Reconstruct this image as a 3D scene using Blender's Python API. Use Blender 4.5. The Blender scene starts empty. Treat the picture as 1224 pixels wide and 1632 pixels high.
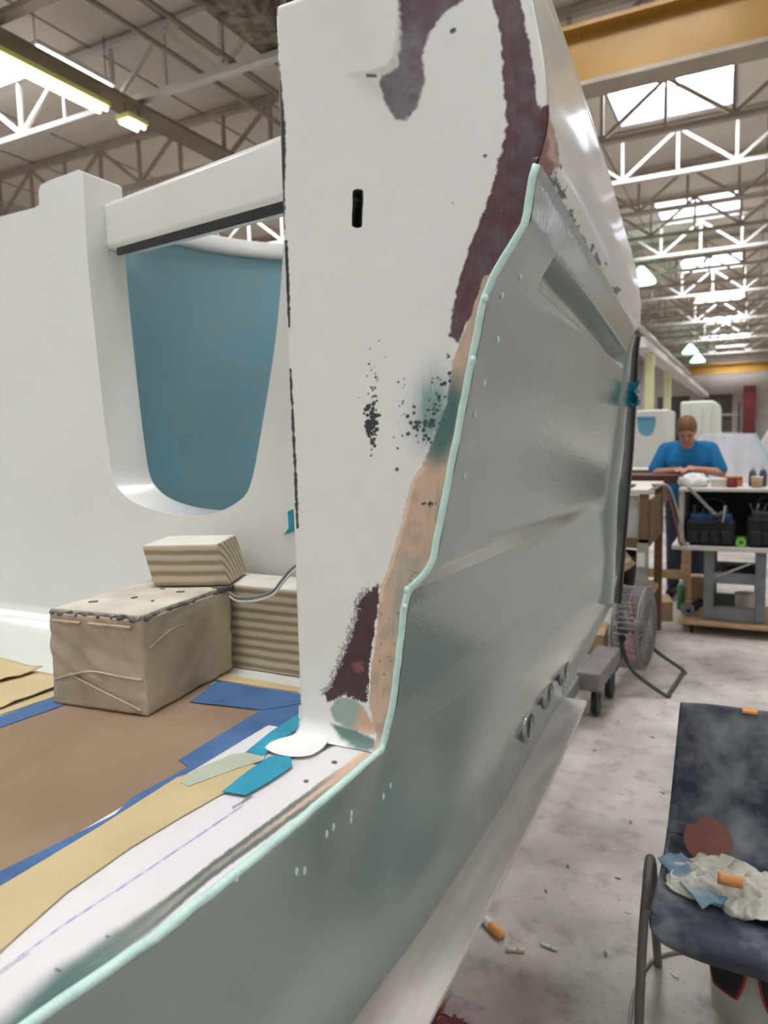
import bpy, bmesh, math, random
import numpy as np
from mathutils import Vector, Matrix
random.seed(7)
rng = np.random.default_rng(11)
scn = bpy.context.scene
COL = scn.collection

# ------------------------------------------------------------------ camera
# world: X = across the hall (right), Y = along the hall, Z = up
F = 1150.0; CX, CY = 612.0, 816.0; HEYE = 1.5
RHO = 0.023; PITCH = math.atan(112 / 1150)
_f = np.array([0, math.cos(PITCH), -math.sin(PITCH)]); _u = np.array([0, math.sin(PITCH), math.cos(PITCH)]); _x = np.array([1., 0, 0])
_R = math.cos(RHO) * _x - math.sin(RHO) * _u
_U = math.sin(RHO) * _x + math.cos(RHO) * _u
_d = _f + _R * ((1200 - CX) / F) - _U * ((690 - CY) / F)
TH = math.atan2(_d[0], _d[1])
def _toworld(v): return np.array([v[0] * math.cos(TH) - v[1] * math.sin(TH), v[0] * math.sin(TH) + v[1] * math.cos(TH), v[2]])
FW, RT, UPV = _toworld(_f), _toworld(_R), _toworld(_U)
CAM = np.array([0, 0, HEYE])
cam_d = bpy.data.cameras.new('camera'); cam = bpy.data.objects.new('camera', cam_d); COL.objects.link(cam)
m = Matrix.Identity(4)
for i in range(3):
    m[i][0] = RT[i]; m[i][1] = UPV[i]; m[i][2] = -FW[i]; m[i][3] = CAM[i]
cam.matrix_world = m
cam_d.sensor_fit = 'VERTICAL'; cam_d.sensor_height = 36.0; cam_d.lens = 36.0 * F / 1632.0
cam_d.clip_start = 0.02; cam_d.clip_end = 200
cam_d.dof.use_dof = True; cam_d.dof.focus_distance = 1.15; cam_d.dof.aperture_fstop = 5.2
scn.camera = cam

# ------------------------------------------------------------------ world, exposure
w = bpy.data.worlds.new('world'); scn.world = w; w.use_nodes = True
bg = w.node_tree.nodes['Background']; bg.inputs[0].default_value = (0.93, 0.96, 1.0, 1); bg.inputs[1].default_value = 0.35
scn.view_settings.view_transform = 'Standard'; scn.view_settings.look = 'None'
scn.view_settings.gamma = 1.0; scn.view_settings.use_curve_mapping = False
scn.view_settings.exposure = 0.72
SKY_E = 20.0       # brightness of the skylight panes
TUBE_E = 4.5      # brightness of the fluorescent tubes

# ------------------------------------------------------------------ helpers
def ray(x, y): return FW + RT * ((x - CX) / F) - UPV * ((y - CY) / F)
def on_z(x, y, z): r = ray(x, y); return CAM + r * ((z - HEYE) / r[2])
def on_y(x, y, Y): r = ray(x, y); return CAM + r * (Y / r[1])
def on_x(x, y, X): r = ray(x, y); return CAM + r * (X / r[0])
def proj(P):
    P = np.asarray(P, float) - CAM; d = P @ FW
    return CX + F * (P @ RT) / d, CY - F * (P @ UPV) / d

def lin(c):
    c = np.asarray(c, float) / 255.0
    return np.where(c <= 0.04045, c / 12.92, ((c + 0.055) / 1.055) ** 2.4)

def smooth(e0, e1, x):
    t = np.clip((x - e0) / (e1 - e0), 0, 1); return t * t * (3 - 2 * t)

_perm = rng.random((256, 256))
def vnoise(x, y):
    xi = np.floor(x).astype(int); yi = np.floor(y).astype(int); fx = x - xi; fy = y - yi
    fx = fx * fx * (3 - 2 * fx); fy = fy * fy * (3 - 2 * fy)
    a = _perm[xi % 256, yi % 256]; b = _perm[(xi + 1) % 256, yi % 256]; c = _perm[xi % 256, (yi + 1) % 256]; d = _perm[(xi + 1) % 256, (yi + 1) % 256]
    return (a * (1 - fx) + b * fx) * (1 - fy) + (c * (1 - fx) + d * fx) * fy
def fbm(x, y, o=4):
    s = 0; a = 0.5; n = 0
    for k in range(o): s = s + a * vnoise(x * 2 ** k + 17 * k, y * 2 ** k + 5 * k); n += a; a *= 0.5
    return s / n - 0.5
def sdf(poly, x, y):
    poly = np.asarray(poly, float); n = len(poly)
    best = np.full(x.shape, 1e18); inside = np.zeros(x.shape, bool)
    for i in range(n):
        ax, ay = poly[i]; bx, by = poly[(i + 1) % n]; ex, ey = bx - ax, by - ay
        px, py = x - ax, y - ay
        t = np.clip((px * ex + py * ey) / (ex * ex + ey * ey + 1e-12), 0, 1)
        best = np.minimum(best, (px - t * ex) ** 2 + (py - t * ey) ** 2)
        c = ((ay > y) != (by > y)) & (x < (bx - ax) * (y - ay) / (by - ay + 1e-12) + ax)
        inside ^= c
    d = np.sqrt(best); return np.where(inside, -d, d)
def dline(pts, x, y):
    best = np.full(x.shape, 1e18); pts = np.asarray(pts, float)
    for i in range(len(pts) - 1):
        ax, ay = pts[i]; ex, ey = pts[i + 1] - pts[i]; px, py = x - ax, y - ay
        t = np.clip((px * ex + py * ey) / (ex * ex + ey * ey + 1e-12), 0, 1)
        best = np.minimum(best, (px - t * ex) ** 2 + (py - t * ey) ** 2)
    return np.sqrt(best)

MATS = {}
def mat(name, rgb, rough=0.5, var=0.12, scale=6.0, bump=0.0, metal=0.0, coat=0.0, rgb2=None, detail=4.0, stretch=None, emit=0.0, spec=0.5, bscale=None, trans=0.0):
    if name in MATS: return MATS[name]
    M = bpy.data.materials.new(name); M.use_nodes = True; nt = M.node_tree; b = nt.nodes['Principled BSDF']
    c = lin(rgb); c2 = lin(rgb2) if rgb2 is not None else c * (1 - 2 * var); c1 = c if rgb2 is not None else np.minimum(c * (1 + var), 1)
    tc = nt.nodes.new('ShaderNodeTexCoord'); mp = nt.nodes.new('ShaderNodeMapping'); nt.links.new(tc.outputs['Object'], mp.inputs[0])
    if stretch: mp.inputs['Scale'].default_value = stretch
    nz = nt.nodes.new('ShaderNodeTexNoise'); nz.inputs['Scale'].default_value = scale; nz.inputs['Detail'].default_value = detail
    nt.links.new(mp.outputs[0], nz.inputs[0])
    cr = nt.nodes.new('ShaderNodeValToRGB'); cr.color_ramp.elements[0].position = 0.32; cr.color_ramp.elements[1].position = 0.68
    cr.color_ramp.elements[0].color = (*c2, 1); cr.color_ramp.elements[1].color = (*c1, 1)
    nt.links.new(nz.outputs[0], cr.inputs[0]); nt.links.new(cr.outputs[0], b.inputs['Base Color'])
    b.inputs['Roughness'].default_value = rough; b.inputs['Metallic'].default_value = metal
    b.inputs['Specular IOR Level'].default_value = spec
    b.inputs['Coat Weight'].default_value = coat; b.inputs['Coat Roughness'].default_value = 0.08
    if trans: b.inputs['Transmission Weight'].default_value = trans
    if emit:
        b.inputs['Emission Color'].default_value = (*c, 1); b.inputs['Emission Strength'].default_value = emit
    if bump:
        n2 = nt.nodes.new('ShaderNodeTexNoise'); n2.inputs['Scale'].default_value = bscale or scale * 4; n2.inputs['Detail'].default_value = 4
        nt.links.new(mp.outputs[0], n2.inputs[0])
        bp = nt.nodes.new('ShaderNodeBump'); bp.inputs['Strength'].default_value = bump; bp.inputs['Distance'].default_value = 0.01
        nt.links.new(n2.outputs[0], bp.inputs['Height']); nt.links.new(bp.outputs[0], b.inputs['Normal'])
    MATS[name] = M; return M

def paint_mat(name, rough, coat=0.0, bump=0.0, bscale=300.0):
    M = bpy.data.materials.new(name); M.use_nodes = True; nt = M.node_tree; b = nt.nodes['Principled BSDF']
    at = nt.nodes.new('ShaderNodeAttribute'); at.attribute_name = 'paint'
    nt.links.new(at.outputs['Color'], b.inputs['Base Color'])
    b.inputs['Roughness'].default_value = rough; b.inputs['Coat Weight'].default_value = coat; b.inputs['Coat Roughness'].default_value = 0.1
    if bump:
        tc = nt.nodes.new('ShaderNodeTexCoord'); n2 = nt.nodes.new('ShaderNodeTexNoise'); n2.inputs['Scale'].default_value = bscale
        nt.links.new(tc.outputs['Object'], n2.inputs[0])
        bp = nt.nodes.new('ShaderNodeBump'); bp.inputs['Strength'].default_value = bump; bp.inputs['Distance'].default_value = 0.002
        nt.links.new(n2.outputs[0], bp.inputs['Height']); nt.links.new(bp.outputs[0], b.inputs['Normal'])
    return M

ORG = {}
def tag(o, label=None, cat=None, group=None, kind=None):
    if label: o['label'] = label
    if cat: o['category'] = cat
    if group: o['group'] = group
    if kind: o['kind'] = kind
    return o
def thing(name, label, cat, loc=(0, 0, 0), group=None, rz=0.0):
    o = bpy.data.objects.new(name, None); o.empty_display_size = 0.05; COL.objects.link(o)
    o.location = loc; o.rotation_euler.z = rz; ORG[o.name] = Vector(loc)
    return tag(o, label, cat, group)

class MB:
    def __init__(s): s.v = []; s.f = []
    def add(s, vs, fs):
        n = len(s.v); s.v += [tuple(map(float, p)) for p in vs]; s.f += [tuple(i + n for i in f) for f in fs]; return s
    def box(s, c, size, rz=0.0, rx=0.0, ry=0.0):
        M = Matrix.Rotation(rz, 3, 'Z') @ Matrix.Rotation(ry, 3, 'Y') @ Matrix.Rotation(rx, 3, 'X')
        hx, hy, hz = [q / 2 for q in size]
        vs = [Vector(c) + M @ Vector((x, y, z)) for x in (-hx, hx) for y in (-hy, hy) for z in (-hz, hz)]
        return s.add(vs, [(0, 1, 3, 2), (4, 6, 7, 5), (0, 4, 5, 1), (2, 3, 7, 6), (0, 2, 6, 4), (1, 5, 7, 3)])
    def bx(s, x0, x1, y0, y1, z0, z1): return s.box(((x0 + x1) / 2, (y0 + y1) / 2, (z0 + z1) / 2), (abs(x1 - x0), abs(y1 - y0), abs(z1 - z0)))
    def tube(s, pts, r, n=8, close=False, caps=True):
        pts = [Vector(p) for p in pts]; N = len(pts); rings = []
        rr = r if hasattr(r, '__len__') else [r] * N
        up = Vector((0, 0, 1)); prev = None
        for i, p in enumerate(pts):
            if close: t = pts[(i + 1) % N] - pts[i - 1]
            else: t = pts[min(i + 1, N - 1)] - pts[max(i - 1, 0)]
            t.normalize()
            if prev is None:
                ref = up if abs(t.z) < 0.9 else Vector((1, 0, 0)); a = t.cross(ref).normalized()
            else: a = (prev - t * prev.dot(t)).normalized()
            prev = a; b = t.cross(a)
            rings.append([p + (a * math.cos(2 * math.pi * k / n) + b * math.sin(2 * math.pi * k / n)) * rr[i] for k in range(n)])
        vs = [q for ring in rings for q in ring]; fs = []
        for i in range(N if close else N - 1):
            j = (i + 1) % N
            for k in range(n): fs.append((i * n + k, i * n + (k + 1) % n, j * n + (k + 1) % n, j * n + k))
        if caps and not close: fs += [tuple(range(n - 1, -1, -1)), tuple((N - 1) * n + k for k in range(n))]
        return s.add(vs, fs)
    def bar(s, p0, p1, wd, ht):
        p0 = Vector(p0); p1 = Vector(p1); t = (p1 - p0).normalized(); ref = Vector((0, 0, 1)) if abs(t.z) < 0.95 else Vector((0, 1, 0))
        a = t.cross(ref).normalized() * wd / 2; b = t.cross(a).normalized() * ht / 2
        vs = [p + i * a + j * b for p in (p0, p1) for i in (-1, 1) for j in (-1, 1)]
        return s.add(vs, [(0, 1, 3, 2), (4, 6, 7, 5), (0, 4, 5, 1), (2, 3, 7, 6), (0, 2, 6, 4), (1, 5, 7, 3)])
    def lathe(s, prof, c, n=24, axis='z', cap=True):
        vs = []; fs = []; c = Vector(c)
        for (r, h) in prof:
            for k in range(n):
                a = 2 * math.pi * k / n; x, y = r * math.cos(a), r * math.sin(a)
                vs.append(c + {'z': Vector((x, y, h)), 'x': Vector((h, x, y)), 'y': Vector((y, h, x))}[axis])
        for i in range(len(prof) - 1):
            for k in range(n): fs.append((i * n + k, i * n + (k + 1) % n, (i + 1) * n + (k + 1) % n, (i + 1) * n + k))
        if cap: fs += [tuple(range(n - 1, -1, -1)), tuple((len(prof) - 1) * n + k for k in range(n))]
        return s.add(vs, fs)
    def prism(s, poly, off):
        off = Vector(off); n = len(poly); vs = [Vector(p) for p in poly] + [Vector(p) + off for p in poly]
        return s.add(vs, [tuple(range(n - 1, -1, -1)), tuple(range(n, 2 * n))] + [(i, (i + 1) % n, (i + 1) % n + n, i + n) for i in range(n)])
    def grid(s, G, flip=False):
        G = np.asarray(G); nr, nc = G.shape[:2]; n = len(s.v); s.v += [tuple(p) for p in G.reshape(-1, 3).tolist()]
        I = np.arange(nr * nc).reshape(nr, nc) + n
        q = np.stack([I[:-1, :-1], I[:-1, 1:], I[1:, 1:], I[1:, :-1]], -1).reshape(-1, 4)
        if flip: q = q[:, ::-1]
        s.f += [tuple(r) for r in q.tolist()]; return s
    def ell(s, c, r, nu=12, nv=8, rot=None):
        vs = []; fs = []; c = Vector(c)
        for i in range(nv + 1):
            ph = math.pi * i / nv
            for k in range(nu):
                a = 2 * math.pi * k / nu; p = Vector((r[0] * math.sin(ph) * math.cos(a), r[1] * math.sin(ph) * math.sin(a), r[2] * math.cos(ph)))
                if rot is not None: p = rot @ p
                vs.append(c + p)
        for i in range(nv):
            for k in range(nu): fs.append((i * nu + k, (i + 1) * nu + k, (i + 1) * nu + (k + 1) % nu, i * nu + (k + 1) % nu))
        return s.add(vs, fs)
    def build(s, name, mt, parent=None, sm=False, bevel=0.0, seg=2, label=None, solid=0.0, sub=0, merge=False, recalc=True):
        L = ORG[parent.name] if parent is not None else None
        me = bpy.data.meshes.new(name)
        vs = s.v if L is None else [(p[0] - L.x, p[1] - L.y, p[2] - L.z) for p in s.v]
        me.from_pydata(vs, [], s.f); me.update()
        if recalc:
            bm = bmesh.new(); bm.from_mesh(me)
            if merge: bmesh.ops.remove_doubles(bm, verts=bm.verts, dist=1e-5)
            bmesh.ops.recalc_face_normals(bm, faces=bm.faces); bm.to_mesh(me); bm.free()
        if sm: me.polygons.foreach_set('use_smooth', [True] * len(me.polygons))
        me.materials.append(mt)
        o = bpy.data.objects.new(name, me); COL.objects.link(o)
        if parent is not None: o.parent = parent; ORG[o.name] = L
        else: ORG[o.name] = Vector((0, 0, 0))
        if solid:
            md = o.modifiers.new('solid', 'SOLIDIFY'); md.thickness = solid; md.offset = 0
        if bevel:
            md = o.modifiers.new('bevel', 'BEVEL'); md.width = bevel; md.segments = seg; md.limit_method = 'ANGLE'; md.angle_limit = math.radians(35)
            if not sm:
                me.polygons.foreach_set('use_smooth', [True] * len(me.polygons))
                wn = o.modifiers.new('wn', 'WEIGHTED_NORMAL'); wn.keep_sharp = False
        if sub:
            md = o.modifiers.new('sub', 'SUBSURF'); md.levels = sub; md.render_levels = sub
        if label: o['label'] = label
        return o

def set_paint(o, cols):
    at = o.data.color_attributes.new('paint', 'FLOAT_COLOR', 'POINT')
    c = np.ones((len(o.data.vertices), 4), np.float32); c[:, :3] = cols
    at.data.foreach_set('color', c.ravel())

def copy_tree(o, parent=None, loc=None, rz=None, label=None):
    c = o.copy(); COL.objects.link(c)
    if parent is not None: c.parent = parent
    if loc is not None: c.location = loc
    if rz is not None: c.rotation_euler.z = rz
    if label: c['label'] = label
    for ch in list(o.children): copy_tree(ch, c)
    return c

def resample(pts, n):
    pts = np.asarray(pts, float); d = np.r_[0, np.cumsum(np.linalg.norm(np.diff(pts, axis=0), axis=1))]
    t = np.linspace(0, d[-1], n); return np.stack([np.interp(t, d, pts[:, k]) for k in range(pts.shape[1])], 1)
def spline(pts, n):
    pts = np.asarray(pts, float); N = len(pts); t = np.linspace(0, N - 1 - 1e-9, n); i = t.astype(int); f = (t - i)[:, None]
    P = lambda k: pts[np.clip(k, 0, N - 1)]
    p0, p1, p2, p3 = P(i - 1), P(i), P(i + 1), P(i + 2)
    return 0.5 * ((2 * p1) + (-p0 + p2) * f + (2 * p0 - 5 * p1 + 4 * p2 - p3) * f ** 2 + (-p0 + 3 * p1 - 3 * p2 + p3) * f ** 3)

# ------------------------------------------------------------------ materials
M_white = mat('gelcoat_white', (225, 225, 218), 0.22, 0.015, 3, coat=0.3)
M_joist_w = mat('joist_white', (204, 198, 193), 0.5, 0.04, 3)
M_joist_b = mat('joist_grey', (168, 155, 140), 0.6, 0.08, 3)
M_deck = mat('roof_deck', (216, 206, 194), 0.8, 0.05, 0.6)
M_yellow = mat('crane_yellow', (166, 124, 50), 0.45, 0.06, 1.5)
M_teal = mat('teal_liner', (122, 162, 172), 0.25, 0.02, 3, coat=0.3)
M_green_edge = mat('shell_edge', (196, 226, 216), 0.4, 0.05, 30, bump=0.2)  # lighter than the skin: light caught by the lip is in the colour
M_black = mat('black_plastic', (28, 28, 30), 0.5, 0.2, 10)
M_steel = mat('grey_steel', (112, 118, 118), 0.5, 0.1, 8)
M_wood = mat('lumber', (178, 160, 128), 0.8, 0.1, 3.0, bump=0.3, rgb2=(128, 112, 86), stretch=(3, 3, 40), detail=2)
M_ply = mat('plywood', (190, 160, 122), 0.75, 0.1, 5, rgb2=(160, 130, 96), stretch=(2, 12, 12))
M_card = mat('cardboard', (176, 148, 118), 0.85, 0.06, 6, bump=0.15, rgb2=(160, 132, 102))
M_blue = mat('blue_tape', (74, 108, 152), 0.7, 0.1, 14, bump=0.3, rgb2=(58, 90, 134))
M_cream = mat('masking_tape', (194, 174, 132), 0.7, 0.05, 10, bump=0.15)
M_tealtape = mat('teal_tape', (44, 150, 176), 0.5, 0.1, 20, bump=0.3)

# ------------------------------------------------------------------ the hall
XL, XR, YB, YF, ZC = -13.0, 8.5, 47.0, -10.0, 6.3
def struct(o): o['kind'] = 'structure'; return o
# floor: dusty concrete
Mf = bpy.data.materials.new('concrete'); Mf.use_nodes = True; nt = Mf.node_tree; b = nt.nodes['Principled BSDF']
tc = nt.nodes.new('ShaderNodeTexCoord')
def nz(scale, det, rough=0.6):
    n = nt.nodes.new('ShaderNodeTexNoise'); n.inputs['Scale'].default_value = scale; n.inputs['Detail'].default_value = det; n.inputs['Roughness'].default_value = rough
    nt.links.new(tc.outputs['Object'], n.inputs[0]); return n
def ramp(n, p0, c0, p1, c1):
    r = nt.nodes.new('ShaderNodeValToRGB'); r.color_ramp.elements[0].position = p0; r.color_ramp.elements[1].position = p1
    r.color_ramp.elements[0].color = (*lin(c0), 1); r.color_ramp.elements[1].color = (*lin(c1), 1); nt.links.new(n.outputs[0], r.inputs[0]); return r
r1 = ramp(nz(1.7, 8), 0.35, (150, 142, 134), 0.65, (202, 194, 184))
r2 = ramp(nz(9, 6), 0.30, (120, 112, 104), 0.48, (255, 255, 255))
r3 = ramp(nz(55, 3), 0.28, (128, 118, 110), 0.36, (255, 255, 255))
def mixm(a, c, fac):
    mx = nt.nodes.new('ShaderNodeMixRGB'); mx.blend_type = 'MULTIPLY'; mx.inputs[0].default_value = fac
    nt.links.new(a, mx.inputs[1]); nt.links.new(c, mx.inputs[2]); return mx.outputs[0]
nt.links.new(mixm(mixm(r1.outputs[0], r2.outputs[0], 0.45), r3.outputs[0], 0.5), b.inputs['Base Color'])
b.inputs['Roughness'].default_value = 0.55
mb = MB(); mb.bx(XL, XR, YF, YB, -0.1, 0); fl = struct(mb.build('floor', Mf)); fl['label'] = 'dusty grey concrete floor of the hall'

M_wall = mat('wall_paint', (198, 188, 180), 0.8, 0.06, 0.5)
M_wallw = mat('wall_light', (196, 190, 182), 0.8, 0.05, 0.5)
struct(MB().bx(XL, XR, YB, YB + .2, 0, ZC).build('wall_back', M_wall))
struct(MB().bx(XL - .2, XL, YF, YB, 0, ZC).build('wall_left', M_wallw))
struct(MB().bx(XR, XR + .2, YF, YB, 0, ZC).build('wall_right', M_wallw))
wb = bpy.data.objects['wall_back']
for i, x in enumerate(np.arange(XL + 1.5, XR, 2.6)):
    MB().bx(x - .06, x + .06, YB - .06, YB, 0, ZC).build('wall_rib', M_wall, wb)
Mdk = mat('wall_dark', (92, 84, 80), 0.8, 0.1, 0.8)
MB().bx(-1.0, 3.4, YB - .1, YB, 0.2, 2.6).build('roll_door', mat('door_grey', (176, 170, 164), .6, .04, .6), wb)
MB().bx(-2.6, -1.1, YB - .08, YB, 0.0, 3.8).build('dark_panel', Mdk, wb)
MB().bx(-5.2, -3.4, YB - .08, YB, 0.0, 3.8).build('dark_panel', Mdk, wb)

# roof deck with skylight openings
SKX = [(-1.93, -0.34), (-9.6, -8.0), (4.6, 6.2)]
SKY0 = [-5.8 + 5.6 * k for k in range(9)]       # 10.99 is the first one in view
SKY0 = [10.82 + 5.55 * (k - 3) for k in range(10)]  # last row of panes added to brighten the far wall
xs = sorted({XL, XR, *[q for p in SKX for q in p]}); ys = sorted({YF, YB, *SKY0, *[q + 1.35 for q in SKY0]})
mb = MB()
for i in range(len(xs) - 1):
    for j in range(len(ys) - 1):
        hole = any(abs(xs[i] - p[0]) < 1e-6 for p in SKX) and any(abs(ys[j] - q) < 1e-6 for q in SKY0)
        if not hole: mb.add([(xs[i], ys[j], ZC), (xs[i + 1], ys[j], ZC), (xs[i + 1], ys[j + 1], ZC), (xs[i], ys[j + 1], ZC)], [(0, 1, 2, 3)])
ce = struct(mb.build('ceiling', M_deck)); ce['label'] = 'pale roof deck sheets between the joists'
M_seam = mat('deck_seam', (150, 140, 130), 0.8, 0.05, 1)
for x in np.arange(XL + 0.9, XR, 1.22):
    if any(p[0] - .03 < x < p[1] + .03 for p in SKX): continue
    MB().bx(x - .012, x + .012, YF, YB, ZC - .012, ZC + .0).build('deck_seam', M_seam, ce)
M_pane = mat('skylight_pane', (247, 249, 252), 0.6, 0.0, 1, emit=SKY_E)
M_curb = mat('skylight_curb', (150, 154, 164), 0.7, 0.02, 2)
n = 0
for k, (x0, x1) in enumerate(SKX):
    for y0 in SKY0:
        n += 1; y1 = y0 + 1.35
        wdw = struct(MB().bx(x0, x1, y0, y1, ZC + .42, ZC + .44).build('window_%d' % n, M_pane)); wdw['label'] = 'skylight pane in the roof deck'
        for (a0_, a1_, b0_, b1_) in ((x0 - .04, x0, y0 - .04, y1 + .04), (x1, x1 + .04, y0 - .04, y1 + .04), (x0, x1, y0 - .04, y0), (x0, x1, y1, y1 + .04)):
            MB().bx(a0_, a1_, b0_, b1_, ZC - .02, ZC + .46).build('curb_board', M_curb, wdw)
        MB().bx((x0 + x1) / 2 - .02, (x0 + x1) / 2 + .02, y0, y1, ZC + .38, ZC + .42).build('mullion', M_curb, wdw)

# roof joists
def chord_mesh(nm, L, zt, wd, ht, mt):
    me = MB().bx(-L / 2, L / 2, -wd / 2, wd / 2, zt - ht / 2, zt + ht / 2).build(nm, mt); me_ = me.data; bpy.data.objects.remove(me); return me_
JL = XR - XL - 0.06; JX = (XR + XL) / 2; ZB, ZT = 5.53, 6.22
def make_joist(mt):
    D = {}
    D['bottom_chord'] = chord_mesh('bottom_chord', JL, ZB, .11, .06, mt); D['top_chord'] = chord_mesh('top_chord', JL, ZT, .11, .06, mt)
    H = ZT - ZB - .06; PX = 0.82
    for nm, dx in (('diagonal_up', PX), ('diagonal_down', -PX), ('vertical', 0.0)):
        o = MB().bar((-dx / 2, 0, ZB + .03), (dx / 2, 0, ZT - .03), .045, .045).build(nm, mt); D[nm] = o.data; bpy.data.objects.remove(o)
    return D
JM = {'w': make_joist(M_joist_w), 'g': make_joist(M_joist_b)}
JY = [1.2, 3.0, 4.8, 6.62, 8.65, 10.67, 12.45, 14.27, 16.08, 17.9, 19.7, 21.5, 23.3, 25.1, 26.9, 28.8, 30.7, 32.6, 34.5, 36.5, 38.5, 40.5, 42.5, 44.5]
ORD = ['first', 'second', 'third', 'fourth', 'fifth', 'sixth', 'seventh', 'eighth', 'ninth', 'tenth', 'eleventh', 'twelfth', 'thirteenth', 'fourteenth', 'fifteenth', 'sixteenth', 'seventeenth', 'eighteenth', 'nineteenth', 'twentieth']
for k, y in enumerate(JY):
    kind = 'w' if (k % 3 == 0) else 'g'; D = JM[kind]
    colw = 'white' if kind == 'w' else 'dull grey'
    if y < 7.5: lab = 'open-web %s steel roof joist above the boat, %s before the yellow crane beam' % (colw, ORD[3 - k])
    else: lab = '%s open-web steel roof joist, %s beyond the near yellow crane beam' % (colw, ORD[k - 4])
    root = thing('roof_joist', lab, 'roof joist', (JX, y, 0), 'open-web roof joists across the hall')
    def child(nm, x):
        o = bpy.data.objects.new({'diagonal_up': 'web_bar', 'diagonal_down': 'web_bar', 'vertical': 'web_bar'}.get(nm, nm), D[nm]); COL.objects.link(o); o.parent = root; o.location = (x - JX, 0, 0)
    child('bottom_chord', JX); child('top_chord', JX)
    # panel points: bottom nodes at x = -1.95 + 1.64 i
    i = 0; x = -1.95 - 1.64 * 6
    far = y > 27
    while x < XR - .9:
        xmin = -(7.0 if y > 14 else 14); xmax = 4.0
        if x > XL + .9 and xmin < x < (xmax if y > 7 else 0.5):
            child('diagonal_up', x + .41); child('diagonal_down', x - .41)
            child('vertical', x)
            if not far: child('vertical', x + .82)
        x += 1.64

# girder along the hall, pipes, rusty beam
t = thing('roof_girder', 'brown steel girder along the hall over the long fluorescent light', 'girder', (-6.5, 0, 5.3))
Mg = mat('girder_brown', (128, 114, 98), 0.6, 0.08, 2)
MB().bx(-6.68, -6.32, YF + .1, YB - .1, 5.38, 5.42).build('bottom_flange', Mg, t)
MB().bx(-6.52, -6.48, YF + .1, YB - .1, 5.42, 5.5).build('web', Mg, t)
Mr = mat('rusty_steel', (150, 140, 124), 0.8, 0.2, 9, rgb2=(70, 58, 50), detail=6, bump=0.3)
t = thing('flaking_beam', 'old roof beam with flaking paint and dark rust spots', 'beam', (-4.5, 0, 5.55))
MB().bx(-4.72, -4.3, YF + .1, YB - .1, 5.6, 5.64).build('bottom_flange', Mr, t); MB().bx(-4.53, -4.48, YF + .1, YB - .1, 5.64, 6.25).build('web', Mr, t)
Mp = mat('pipe_grey', (140, 128, 114), 0.5, 0.05, 3)
for x, z, lab in ((-5.55, 5.62, 'thin overhead pipe nearer the brown girder'), (-5.1, 5.62, 'thin overhead pipe nearer the flaking beam')):
    tag(MB().tube([(x, YF + .2, z), (x, YB - .2, z)], .028, 8).build('overhead_pipe', Mp, sm=True), lab, 'pipe')
tag(MB().tube([(-3.35, 12, 5.0), (-3.35, YB - .2, 5.0)], .09, 10).build('overhead_duct', M_joist_w, sm=True), 'long white overhead pipe running down the hall at the left', 'pipe')

# crane beams
def crane(y, lab):
    t = thing('crane_beam', lab, 'crane beam', (-2.0, y, 4.9))
    MB().bx(-3.4, XR - .1, y - .16, y + .16, 4.88, 4.92).build('bottom_flange', M_joist_b, t)
    MB().bx(-3.4, XR - .1, y - .03, y + .03, 4.92, 5.42).build('web', M_yellow, t)
    MB().bx(-3.4, XR - .1, y - .16, y + .16, 5.42, 5.46).build('top_flange', M_yellow, t)
crane(7.6, 'large yellow crane beam crossing the roof, close to the camera')
crane(45.8, 'distant yellow crane beam in front of the far wall')

# fluorescent lights
M_tube = mat('tube_glow', (255, 252, 240), 0.5, 0, 1, emit=TUBE_E)
M_fix = mat('fixture_enamel', (228, 226, 140), 0.5, 0.02, 3)
M_fixw = mat('fixture_white', (230, 230, 228), 0.5, 0.02, 3)
def fluoro(x, y0, y1, z, fm, lab, zh, nt_=2):
    t = thing('fluorescent_light', lab, 'light', (x, y0, z))
    MB().bx(x - .10, x + .10, y0, y1, z, z + .05).build('housing', fm, t)
    for yh in (y0 + .05, y1 - .05): MB().tube([(x, yh, z + .05), (x, yh, zh)], .006, 6).build('hanger', Mg, t)
    for s in ((-1, 1) if nt_ == 2 else (0,)):
        MB().tube([(x + s * .055, y0 + .02, z - .025), (x + s * .055, y1 - .02, z - .025)], .02, 8).build('tube', M_tube, t, sm=True)
fluoro(-6.42, 3.6, 6.05, 5.2, M_fix, 'long yellow-edged fluorescent light under the brown girder', 5.38)
fluoro(-6.42, 6.3, 6.6, 5.2, M_fix, 'short fluorescent light at the end of the long one', 5.38)
fluoro(-6.9, 5.55, 6.6, 5.75, M_fixw, 'small white fluorescent light behind the brown girder', ZC)
M_green_l = mat('lamp_mint', (170, 255, 225), 0.5, 0, 1, emit=2.5)
for (px, py, z, lab) in ((1022, 452, 5.2, 'mint glowing high-bay lamp just beyond the boat'), (1100, 563, 5.1, 'mint glowing high-bay lamp far down the hall'), (1112, 577, 5.0, 'pale green high-bay lamp farthest down the hall')):
    p = on_z(px, py, z); t = thing('high_bay_lamp', lab, 'lamp', tuple(p))
    MB().lathe([(.34, 0), (.32, .08), (.14, .3), (.06, .4)], p, 16).build('shade', M_green_l, t, sm=True)
    MB().tube([p + np.array([0, 0, .4]), (p[0], p[1], ZC - .02)], .012, 6).build('rod', M_joist_b, t)

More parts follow.
